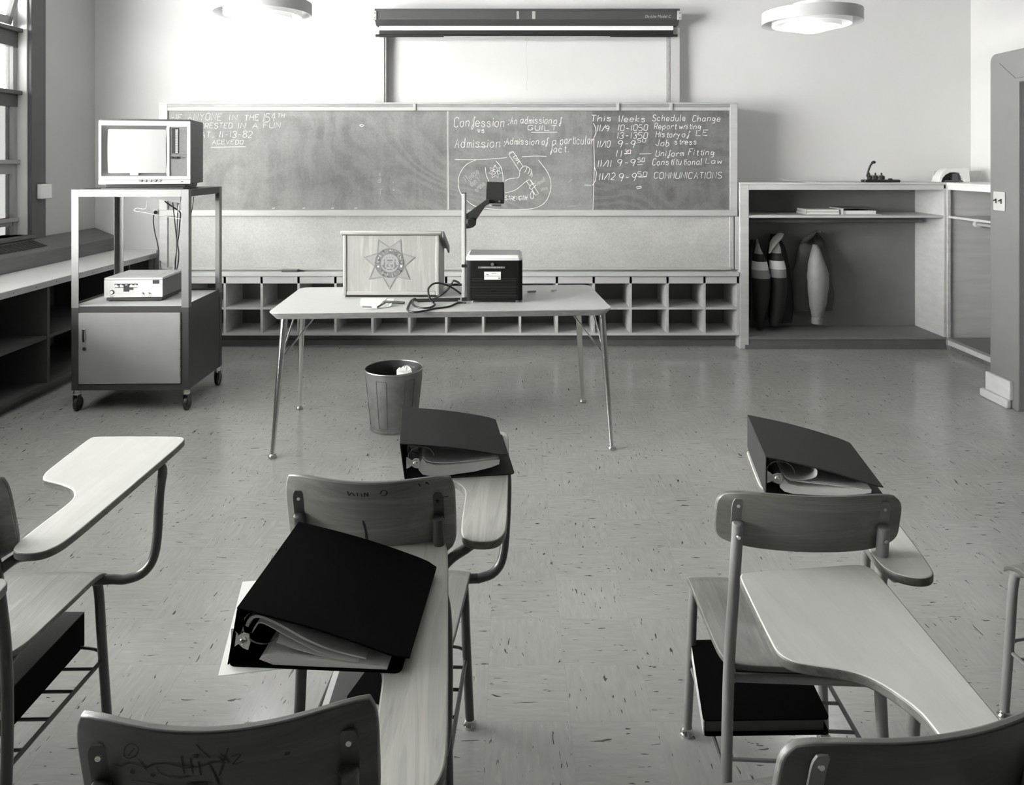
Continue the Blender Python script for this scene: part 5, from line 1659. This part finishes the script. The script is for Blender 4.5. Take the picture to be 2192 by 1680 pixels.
def chaikin(pl):
    out = []
    n = len(pl)
    for i in range(n):
        a, c = pl[i], pl[(i + 1) % n]
        out += [(a[0] * 0.75 + c[0] * 0.25, a[1] * 0.75 + c[1] * 0.25), (a[0] * 0.25 + c[0] * 0.75, a[1] * 0.25 + c[1] * 0.75)]
    return out
TAB1, TAB2 = chaikin(chaikin(TAB1)), chaikin(chaikin(TAB2))
SEATZ = 0.44
def seat_fn(u, v):
    hw, hd = 0.188 - 0.018 * (1 - v) / 2, 0.205
    x = hw * u * (1 - 0.07 * abs(v) ** 7)
    y = hd * v * (1 - 0.05 * abs(u) ** 7)
    z = SEATZ - 0.012 * (1 - u * u) * max(0.0, 0.6 - abs(v + 0.25)) / 0.6
    if v > 0.55:
        z -= 0.035 * ((v - 0.55) / 0.45) ** 2
    if v < -0.75:
        z += 0.006 * ((-0.75 - v) / 0.25)
    return (x, y, z)
def back_fn(style):
    if style == 1:
        hw, z0, z1, k = 0.184, 0.634, 0.858, 0.046
    else:
        hw, z0, z1, k = 0.192, 0.703, 0.834, 0.032
    def fn(u, v):
        if style == 1:
            x = hw * u * (1 - 0.055 * max(0, v) ** 6 - 0.24 * max(0, -v) ** 5)
            z = (z0 + z1) / 2 + (z1 - z0) / 2 * v * (1 - 0.10 * abs(u) ** 7 * (1 if v > 0 else 1.5)) - 0.010 * (1 - u * u) * max(0, v) * 0.6
        else:
            x = hw * u * (1 - 0.09 * abs(v) ** 5)
            z = (z0 + z1) / 2 + (z1 - z0) / 2 * v * (1 - 0.16 * abs(u) ** 7)
        y = -0.185 - k * (1 - u * u) - 0.045 * (z - 0.65) / 0.17
        return (x, y, z)
    return fn
def chair(name, label, loc, rz, style, tab=None, group=None, marks=None, tabmat='tab_wood', tablabel=None, backmat=None):
    t = thing(name, label, 'chair', (loc[0], loc[1], 0), rz, group)
    mt = M['tube1'] if style == 1 else M['tube2']
    def Bd(mb, nm, m, par=t, **k): return mb.build(nm, m, par, world=False, **k)
    b = MB(); b.sheet(seat_fn, lambda u, v: (0, 0, -0.013), 20, 20, 0, 1)
    Bd(b, 'seat', [M['seat'], M['tab_edge']], bevel=0.003)
    bf = back_fn(style)
    b = MB(); b.sheet(bf, lambda u, v: (0, 0.012, 0), 26, 14, 0, 1)
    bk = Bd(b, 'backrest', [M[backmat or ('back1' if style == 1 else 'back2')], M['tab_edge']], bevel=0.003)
    r = 0.0122
    px = 0.149
    for s_ in (-1, 1):
        # rear leg carried up as the back post, flattened to a tab at its top
        ztop = 0.775 if style == 1 else 0.790
        uu = px / 0.184
        kk = 0.046 if style == 1 else 0.032
        def ysurf(z): return -0.185 - kk * (1 - uu * uu) - 0.045 * (z - 0.65) / 0.17
        yb = ysurf(0.772)
        path = smooth_path([(s_ * 0.172, -0.235, 0.016), (s_ * 0.165, -0.205, 0.22), (s_ * 0.158, -0.196, 0.43), (s_ * 0.152, -0.212, 0.60), (s_ * px, ysurf(0.735) - r - 0.0005, 0.735), (s_ * px, ysurf(0.765) - r * 0.8, 0.765)], 5)
        b = MB(); b.tube(path, [r] * (len(path) - 1) + [r * 0.75], 14)
        b.sheet(lambda u, v: (s_ * px + 0.0125 * u * (1 - 0.45 * max(0, v) ** 4), ysurf(0.788 + 0.030 * v) - 0.0038, 0.788 + 0.030 * v), lambda u, v: (0, 0.0035, 0), 8, 8)
        # tilt the flat tab with the backrest
        lg = Bd(b, 'leg', mt)
        for zz in ((0.800,) if style == 1 else (0.802, 0.738)):
            b = MB(); yy = ysurf(zz) - (0.0036 if zz > 0.77 else 2 * r + 0.0002); b.tube([(s_ * px, yy, zz), (s_ * px, yy - 0.0028, zz)], [0.0048, 0.0036], 12)
            Bd(b, 'screw', M['steel'], lg)
        b = MB(); b.lathe([(0.016, 0.0), (0.017, 0.006), (0.0135, 0.02)], (s_ * 0.172, -0.236, 0), 16)
        Bd(b, 'glide', M['steel'], lg)
        path = smooth_path([(s_ * 0.178, 0.185, 0.016), (s_ * 0.170, 0.175, 0.22), (s_ * 0.164, 0.166, 0.385), (s_ * 0.155, 0.150, 0.413), (s_ * 0.130, 0.135, 0.4145)], 5)
        b = MB(); b.tube(path, r, 14)
        lg = Bd(b, 'leg', mt)
        b = MB(); b.lathe([(0.018, 0.0), (0.019, 0.006), (0.015, 0.012), (0.0135, 0.02)], (s_ * 0.178, 0.185, 0), 16)
        Bd(b, 'glide', M['steel'], lg)
    b = MB()
    for s_ in (-1, 1):
        b.tube([(s_ * 0.150, -0.195, 0.408), (s_ * 0.135, -0.10, 0.412), (s_ * 0.130, 0.13, 0.405)], 0.009, 10)
    b.tube([(-0.15, -0.19, 0.41), (0.15, -0.19, 0.41)], 0.009, 10)
    b.tube([(-0.13, 0.12, 0.405), (0.13, 0.12, 0.405)], 0.009, 10)
    Bd(b, 'seat_frame', mt)
    b = MB()
    for s_ in (-1, 1):
        b.tube([(s_ * 0.166, -0.200, 0.205), (s_ * 0.168, 0.176, 0.185)], 0.0055, 8)
    for y in (-0.15, -0.05, 0.05, 0.14):
        z = 0.205 - (y + 0.2) / 0.376 * 0.02
        b.tube([(-0.166, y, z), (0.166, y, z)], 0.004, 8)
    b.tube(smooth_path([(-0.166, 0.168, 0.188), (-0.15, 0.176, 0.215), (0, 0.178, 0.222), (0.15, 0.176, 0.215), (0.166, 0.168, 0.188)]), 0.004, 8)
    Bd(b, 'book_rack', mt)
    if tab:
        xr, yf, tr, outl = tab
        cr, sr = math.cos(tr), math.sin(tr)
        def tp(x, y, z=0.0): return Vector((xr + x * cr - y * sr, yf + x * sr + y * cr, z))
        b = MB(); b.prism(outl, lambda q: tp(q[0], q[1], 0.682), (0, 0, 0.018), 0, 1)
        tbp = Bd(b, 'writing_tablet', [M[tabmat], M['tab_edge']], bevel=0.0035, angle=30)
        if tablabel:
            tbp['label'] = tablabel
        b = MB()
        e = tp(-0.030, -0.13, 0.668)
        b.tube(smooth_path([(0.155, 0.150, 0.413), (0.20, 0.165, 0.408), (xr - 0.07, 0.165, 0.408), (xr - 0.025, 0.172, 0.425), (xr - 0.004 + (e.x - xr + 0.03) * 0.2, 0.19, 0.475), tuple(tp(-0.004, -0.185, 0.61)), tuple(tp(-0.012, -0.15, 0.658)), tuple(e), tuple(tp(-0.06, -0.09, 0.671)), tuple(tp(-0.11, -0.06, 0.672))], 5), 0.0122, 12)
        Bd(b, 'tablet_support', mt)
        b = MB()
        b.tube(smooth_path([(0.150, -0.214, 0.635), (0.175, -0.19, 0.652), tuple(tp(-0.075, -0.60, 0.667)), tuple(tp(-0.055, -0.50, 0.6705)), tuple(tp(-0.05, -0.36, 0.6705))], 5), 0.011, 12)
        Bd(b, 'tablet_brace', mt)
    if marks:
        b = MB()
        def mf(p):
            q = Vector(bf(max(-0.98, min(0.98, p[0])), max(-0.95, min(0.95, p[1]))))
            return q + Vector((0, -0.0008, 0))
        for pl, wd in marks:
            ribbon(b, [tuple(q)[:2] for q in smooth_path([(x, y, 0) for x, y in pl], 4)], wd, mf)
        Bd(b, 'scratched_doodles', M['scratch'], bk, fix=False)
    return t
def mpx(pl, cx, hw, y0, hv):
    return [((x - cx) / hw, 1 - 2 * (y - y0) / hv) for x, y in pl]
mkA = []
for pl in ([(762, 1040), (765, 1048), (770, 1042), (776, 1048)], [(782, 1042), (782, 1048)], [(790, 1043), (791, 1049)], [(796, 1049), (797, 1042), (803, 1048), (803, 1041)], [(828, 1044), (834, 1038), (842, 1041), (838, 1047), (830, 1047)],
           [(907, 1032), (908, 1037)], [(920, 1034), (923, 1031), (925, 1036)], [(790, 1094), (795, 1110), (795, 1126)], [(942, 1062), (960, 1060)]):
    mkA.append((mpx(pl, 796, 176, 1025, 160), 0.016))
mkA.append((mpx([(790, 1092), (794, 1110), (795, 1128)], 796, 176, 1025, 160), 0.03))
mkB = []
for pl in ([(261, 1612), (280, 1613), (300, 1603), (320, 1604), (340, 1606), (360, 1596), (390, 1594), (420, 1600), (455, 1596), (480, 1590), (510, 1592)], [(322, 1590), (332, 1604), (338, 1612)],
           [(290, 1592), (295, 1572), (310, 1562), (324, 1568), (318, 1584), (300, 1594), (290, 1590)], [(300, 1588), (315, 1570)], [(416, 1575), (418, 1612)], [(434, 1580), (436, 1612)], [(416, 1595), (436, 1594)],
           [(450, 1588), (452, 1615)], [(470, 1590), (476, 1606), (486, 1635)], [(490, 1578), (500, 1592), (488, 1618)], [(512, 1562), (500, 1590), (488, 1618)], [(495, 1572), (512, 1592)], [(516, 1580), (535, 1578), (518, 1596), (540, 1592)],
           [(448, 1552), (460, 1566), (474, 1580)], [(300, 1638), (340, 1636), (390, 1640), (430, 1634)], [(360, 1602), (370, 1616), (400, 1622), (430, 1616)], [(310, 1650), (330, 1660), (360, 1655)], [(420, 1632), (460, 1634)]):
    mkB.append((mpx(pl, 488, 318, 1530, 290), 0.012))
for x, y in ((446, 1576), (625, 1592), (305, 1620), (440, 1634), (350, 1620)):
    mkB.append((mpx([(x - 5, y), (x + 5, y + 1)], 488, 318, 1530, 290), 0.045))
mkB.append((mpx([(428, 1634), (448, 1635), (464, 1634)], 488, 318, 1530, 290), 0.06))

GRP = 'tablet-arm classroom chairs'
chA = chair('tablet_chair', 'worn wooden tablet-arm chair nearest the waste basket, charcoal binder on its tablet', (-0.298, 1.835), R(-2), 1, (0.273, 0.452, R(2), TAB1), GRP, mkA)
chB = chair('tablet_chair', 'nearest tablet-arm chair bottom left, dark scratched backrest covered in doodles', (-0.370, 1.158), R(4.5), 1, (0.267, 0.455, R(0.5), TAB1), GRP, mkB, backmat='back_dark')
chE = chair('tablet_chair', 'tablet-arm chair at the left edge with an empty pale tablet', (-1.262, 1.82), R(1.0), 1, (0.309, 0.405, R(-1.0), TAB1), GRP, None, 'tab_pale')
chG = chair('tablet_chair', 'tablet-arm chair in the bottom left corner, only its tablet tip showing', (-1.29, 1.07), R(1), 1, (0.322, 0.40, 0, TAB1), GRP, None, 'tab_pale')
chC = chair('tablet_chair', 'grey-legged tablet-arm chair with a smooth curved backrest and a dark binder beyond it', (0.633, 1.79), R(-3), 2, (0.294, 0.345, R(-5), TAB2), GRP, None, 'tab_pale')
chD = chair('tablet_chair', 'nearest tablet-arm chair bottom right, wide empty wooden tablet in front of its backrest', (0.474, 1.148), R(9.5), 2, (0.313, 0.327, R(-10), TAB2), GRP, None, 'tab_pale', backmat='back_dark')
chF = chair('tablet_chair', 'tablet-arm chair cut off by the right edge of the picture', (1.525, 1.86), 0, 2, (0.26, 0.35, 0, TAB2), GRP, None, 'tab_pale')

# ---------------------------------------------------------------- binders
def binder(name, label, loc, rz, mm, Wd, Ln, h, hr, sheets, stack, group='ring binders on the tablets', rings=True, lean=0.0, over=-0.004):
    t = thing(name, label, 'binder', loc, rz, group)
    def Bd(mb, nm, m, par=t, **k): return mb.build(nm, m, par, world=False, **k)
    th = 0.003
    b = MB(); b.prism(rrect(0.0, Wd, 0.0, Ln, 0.012), lambda q: Vector((q[0], q[1], 0.0)), (0, 0, th))
    Bd(b, 'back_cover', M[mm], bevel=0.001)
    b = MB(); b.add([(0, 0, th), (th, 0, th), (th, Ln, th), (0, Ln, th), (lean, 0, h), (lean + th, 0, h), (lean + th, Ln, h), (lean, Ln, h)], [(0, 3, 2, 1), (4, 5, 6, 7), (0, 1, 5, 4), (1, 2, 6, 5), (2, 3, 7, 6), (3, 0, 4, 7)])
    Bd(b, 'spine', M[mm], bevel=0.001)
    b = MB()
    a = math.atan2(hr - h, Wd)
    W2 = Wd + over
    def cf(u, v):
        s_ = (u + 1) / 2
        rr_ = 0.03 * max(0, u) ** 12
        return (lean + s_ * W2 * math.cos(a), Ln / 2 + (Ln / 2 - rr_ * 0.35) * v, h + 0.0006 + s_ * W2 * math.sin(a) + 0.006 * math.sin(PI * s_))
    b.sheet(cf, lambda u, v: (0, 0, th), 16, 4)
    Bd(b, 'front_cover', M[mm], bevel=0.0008)
    if rings:
        b = MB(); b.box(th + 0.0005, th + 0.006, 0.012, Ln - 0.012, h * 0.30, h * 0.30 + 0.028)
        rm = Bd(b, 'ring_mechanism', M['steel'], bevel=0.002)
        for y in (0.04, Ln / 2, Ln - 0.04):
            b = MB(); c = Vector((0.042, y, h * 0.30 + 0.014)); rr = 0.034
            b.tube([c + Vector((rr * math.cos(2 * PI * k / 24), 0, rr * 0.85 * math.sin(2 * PI * k / 24))) for k in range(24)], 0.0018, 8, closed=True)
            Bd(b, 'ring', M['steel'], rm)
        b = MB(); zc = h * 0.30 + 0.015
        bow_ = [(0.004, -0.016), (0.012, -0.012), (0.018, -0.007), (0.026, -0.012), (0.036, -0.013), (0.040, 0.0), (0.038, 0.013), (0.028, 0.014), (0.018, 0.008), (0.012, 0.013), (0.004, 0.016)]
        b.prism(bow_, lambda q: Vector((q[0], 0.006 - q[0] * 0.25, zc + q[1])), (0, 0.003, 0))
        b.lathe([(0.007, 0), (0.006, 0.003), (0.0, 0.005)], (0, 0, 0), 12)
        for i in range(len(b.v) - 36, len(b.v)):
            v = b.v[i]
            b.v[i] = Vector((0.028 + v.x, -0.001 - v.z, zc + v.y))
        Bd(b, 'trigger', M['steel'], rm, bevel=0.001)
    for i, (prof, y0, y1, thk) in enumerate(sheets):
        pr = smooth_path([(x, 0, z) for x, z in prof], 6)
        n = len(pr)
        b = MB()
        vs = []
        for y in (y0, y1):
            for k, q in enumerate(pr):
                tg = pr[min(k + 1, n - 1)] - pr[max(k - 1, 0)]
                tg.normalize()
                nn = Vector((-tg.z, 0, tg.x)) * (thk if not callable(thk) else thk(k / (n - 1)))
                vs += [q + Vector((0, y, 0)), q + nn + Vector((0, y, 0))]
        fs = []
        o_ = 2 * n
        for k in range(n - 1):
            p_ = 2 * k
            fs += [(p_, p_ + 1, p_ + 3, p_ + 2), (o_ + p_, o_ + p_ + 2, o_ + p_ + 3, o_ + p_ + 1), (p_ + 1, o_ + p_ + 1, o_ + p_ + 3, p_ + 3), (p_, p_ + 2, o_ + p_ + 2, o_ + p_)]
        fs += [(0, o_, o_ + 1, 1), (2 * n - 2, 2 * n - 1, o_ + 2 * n - 1, o_ + 2 * n - 2)]
        b.add(vs, fs)
        Bd(b, 'pages', M['paper'], angle=50)
    if stack:
        b = MB(); b.prism(stack[0], lambda q: Vector((q[0], stack[1], q[1])), (0, stack[2] - stack[1], 0))
        Bd(b, 'page_stack', M['paper_edge'], angle=50)
    return t
TT = 0.7005
stackA = [(0.046, 0.052), (0.036, 0.036), (0.036, 0.022), (0.046, 0.010), (0.066, 0.0045), (0.12, 0.005), (0.18, 0.010), (0.225, 0.019), (0.246, 0.026), (0.247, 0.037), (0.21, 0.036), (0.14, 0.031), (0.08, 0.031), (0.056, 0.038)]
binder('ring_binder', 'charcoal ring binder on the tablet of the chair before the waste basket', (-0.276, 1.918, TT), R(7.5), 'binder_a', 0.286, 0.288, 0.092, 0.045,
       [([(0.046, 0.054), (0.06, 0.041), (0.10, 0.0345), (0.17, 0.036), (0.24, 0.041)], 0.012, 0.27, 0.0016)], (stackA, 0.008, 0.275), lean=-0.012)
binder('ring_binder', 'jet black ring binder with bulging pages on the doodled chair tablet', (-0.462, 1.212, TT), R(-3.5), 'binder_b', 0.285, 0.290, 0.093, 0.016,
       [([(0.030, 0.058), (0.036, 0.070), (0.052, 0.073), (0.085, 0.060), (0.125, 0.040), (0.17, 0.024), (0.225, 0.013)], 0.012, 0.26, lambda s_: 0.0055 - 0.003 * s_),
        ([(0.038, 0.050), (0.046, 0.064), (0.060, 0.064), (0.10, 0.044), (0.15, 0.022), (0.20, 0.012)], 0.010, 0.255, 0.0015),
        ([(0.080, 0.040), (0.12, 0.028), (0.17, 0.018), (0.215, 0.013)], 0.004, 0.25, 0.001)],
       ([(0.052, 0.012), (0.075, 0.0045), (0.12, 0.0042), (0.18, 0.0042), (0.262, 0.0042), (0.262, 0.0085), (0.20, 0.0125), (0.13, 0.019), (0.085, 0.022), (0.062, 0.020)], 0.003, 0.27), lean=0.016, over=0.006)
binder('ring_binder', 'dark ring binder lying beyond the smooth curved chair back on the right', (0.622, 1.835, TT), R(-9.5), 'binder_c', 0.285, 0.305, 0.092, 0.030,
       [([(0.040, 0.050), (0.055, 0.040), (0.085, 0.036), (0.12, 0.046), (0.125, 0.062)], 0.015, 0.25, 0.0012), ([(0.046, 0.046), (0.06, 0.036), (0.11, 0.033), (0.17, 0.030), (0.23, 0.026)], 0.01, 0.27, 0.0015)],
       ([(q[0], q[1] * 0.72 + 0.0013) for q in stackA], 0.008, 0.275))
# typed lines on the sheet inside the black binder
b = MB()
fo = Matrix.Translation((-0.462, 1.212, TT)) @ Matrix.Rotation(R(-4.5), 4, 'Z')
for k, (tx_, s_) in enumerate((('the duty is', 0.0075), ('is positive:', 0.0075))):
    text_mb(tx_, s_, lambda x, y, z: fo @ Vector((0.112 + x, 0.0036 - z * 0.0, 0.029 - 0.006 * k + y * 0.0)) if False else fo @ Vector((0.108 + x, 0.022 - 0.011 * k + y, 0.0325 - (0.108 + x - 0.08) * 0.22 + z * 0.2)), 0.0003, 'LEFT', b)
tag(b.build('typed_lines', M['ink'], fix=False), 'two typed lines on the sheet inside the black binder', 'print')
def slab(name, label, cat, corners, z, h, mm, group=None, bevel=0.001):
    b = MB(); b.prism(corners, lambda q: Vector((q[0], q[1], z)), (0, 0, h))
    return tag(b.build(name, M[mm], bevel=bevel), label, cat, group)
slab('folder', 'white paper folder sticking out under the jet black binder', 'folder', [(-0.468, 1.190), (-0.20, 1.235), (-0.247, 1.50), (-0.525, 1.456)], TT - 0.0003, 0.0008, 'paper', bevel=0.0)
# things on the book racks
t = thing('ring_binder', 'black binder lying on the rack under the grey-legged chair with the smooth back', 'binder', (0.60, 1.86, 0.225), 0, 'binders on the chair racks')
b = MB(); b.prism(round_poly([(0.435, 1.70), (0.725, 1.705), (0.745, 1.99), (0.475, 1.985)], 0.012), lambda q: Vector((q[0], q[1], 0.212)), (0, 0, 0.003))
b.prism(round_poly([(0.435, 1.70), (0.725, 1.705), (0.745, 1.99), (0.475, 1.985)], 0.012), lambda q: Vector((q[0], q[1], 0.246)), (0, 0, 0.003))
b.build('covers', M['binder_b'], t)
b = MB(); b.prism([(0.443, 1.71), (0.715, 1.715), (0.733, 1.98), (0.48, 1.975)], lambda q: Vector((q[0], q[1], 0.2155)), (0, 0, 0.030))
b.build('page_block', M['cover_grey'], t)
b = MB(); b.prism([(0.4345, 1.70), (0.4375, 1.70), (0.4775, 1.985), (0.4745, 1.985)], lambda q: Vector((q[0], q[1], 0.2155)), (0, 0, 0.030))
b.build('page_edge', M['paper'], t)
t = thing('notebook', 'dark grey notebook with white edges on the rack under the chair with the charcoal binder', 'notebook', (-0.33, 1.82, 0.215))
b = MB(); b.prism([(-0.452, 1.70), (-0.20, 1.70), (-0.20, 1.97), (-0.455, 1.97)], lambda q: Vector((q[0], q[1], 0.212)), (0, 0, 0.010))
b.build('pages', M['paper'], t)
b = MB(); b.prism(round_poly([(-0.436, 1.706), (-0.20, 1.706), (-0.20, 1.97), (-0.440, 1.97)], 0.014), lambda q: Vector((q[0], q[1], 0.2225)), (0, 0, 0.0015))
b.build('cover', M['cover_grey'], t)
t = thing('book', 'small black hardback lying on the dark grey notebook on the chair rack', 'book', (-0.27, 1.84, 0.224))
cc = [(-0.392, 1.775), (-0.265, 1.735), (-0.215, 1.90), (-0.342, 1.94)]
b = MB(); b.prism(cc, lambda q: Vector((q[0], q[1], 0.2245)), (0, 0, 0.003)); b.prism(cc, lambda q: Vector((q[0], q[1], 0.2475)), (0, 0, 0.003))
b.prism([cc[0], (-0.386, 1.773), (-0.336, 1.938), cc[3]], lambda q: Vector((q[0], q[1], 0.2275)), (0, 0, 0.020))
b.build('cover', M['binder_b'], t, bevel=0.001)
b = MB(); b.prism([(-0.383, 1.776), (-0.270, 1.741), (-0.222, 1.896), (-0.335, 1.931)], lambda q: Vector((q[0], q[1], 0.2278)), (0, 0, 0.0195))
b.build('page_block', M['paper'], t)
# thick binder under the left chair
t = thing('ring_binder', 'thick black binder on the rack under the chair at the left edge', 'binder', (-1.30, 1.85, 0.21), 0, 'binders on the chair racks')
z0, z1 = 0.212, 0.300
x0, x1, y0, y1 = -1.46, -1.155, 1.70, 2.02
b = MB(); b.box(x0, x1, y0, y1, z0, z0 + 0.003)
b.build('back_cover', M['binder_b'], t, bevel=0.001)
b = MB(); b.box(x0, x1, y0, y1, z1, z1 + 0.003)
b.build('front_cover', M['binder_a'], t, bevel=0.001)
b = MB(); b.box(x1 - 0.003, x1, y0, y1, z0 + 0.0031, z1 - 0.0001)
b.build('spine', M['binder_b'], t, bevel=0.001)
b = MB(); b.box(x1 - 0.010, x1 - 0.0032, y0 + 0.01, y1 - 0.01, z0 + 0.03, z0 + 0.058)
rm = b.build('ring_mechanism', M['steel'], t, bevel=0.002)
b = MB(); b.prism([(-0.006, -0.014), (-0.016, -0.006), (-0.032, -0.012), (-0.036, 0.0), (-0.032, 0.012), (-0.016, 0.006), (-0.006, 0.014)], lambda q: Vector((x1 + q[0], y0 + 0.004, z0 + 0.044 + q[1])), (0, 0.003, 0))
b.build('trigger', M['steel'], rm)
for k in range(4):
    b = MB()
    pr = smooth_path([(x0 + 0.02, 0, z0 + 0.01 + 0.016 * k), (x0 + 0.12, 0, z0 + 0.008 + 0.02 * k), (x1 - 0.09, 0, z0 + 0.012 + 0.019 * k), (x1 - 0.045, 0, z0 + 0.03 + 0.009 * k), (x1 - 0.028, 0, z0 + 0.045 + (k - 1.5) * 0.006)], 5)
    n = len(pr)
    vs = [q + Vector((0, y, dz)) for y in (y0 + 0.012, y1 - 0.02) for q in pr for dz in (0, 0.0025)]
    fs = []
    o_ = 2 * n
    for i in range(n - 1):
        p_ = 2 * i
        fs += [(p_, p_ + 1, p_ + 3, p_ + 2), (o_ + p_, o_ + p_ + 2, o_ + p_ + 3, o_ + p_ + 1), (p_ + 1, o_ + p_ + 1, o_ + p_ + 3, p_ + 3), (p_, p_ + 2, o_ + p_ + 2, o_ + p_)]
    fs += [(0, o_, o_ + 1, 1), (2 * n - 2, 2 * n - 1, o_ + 2 * n - 1, o_ + 2 * n - 2)]
    b.add(vs, fs)
    b.build('pages', M['paper'], t)
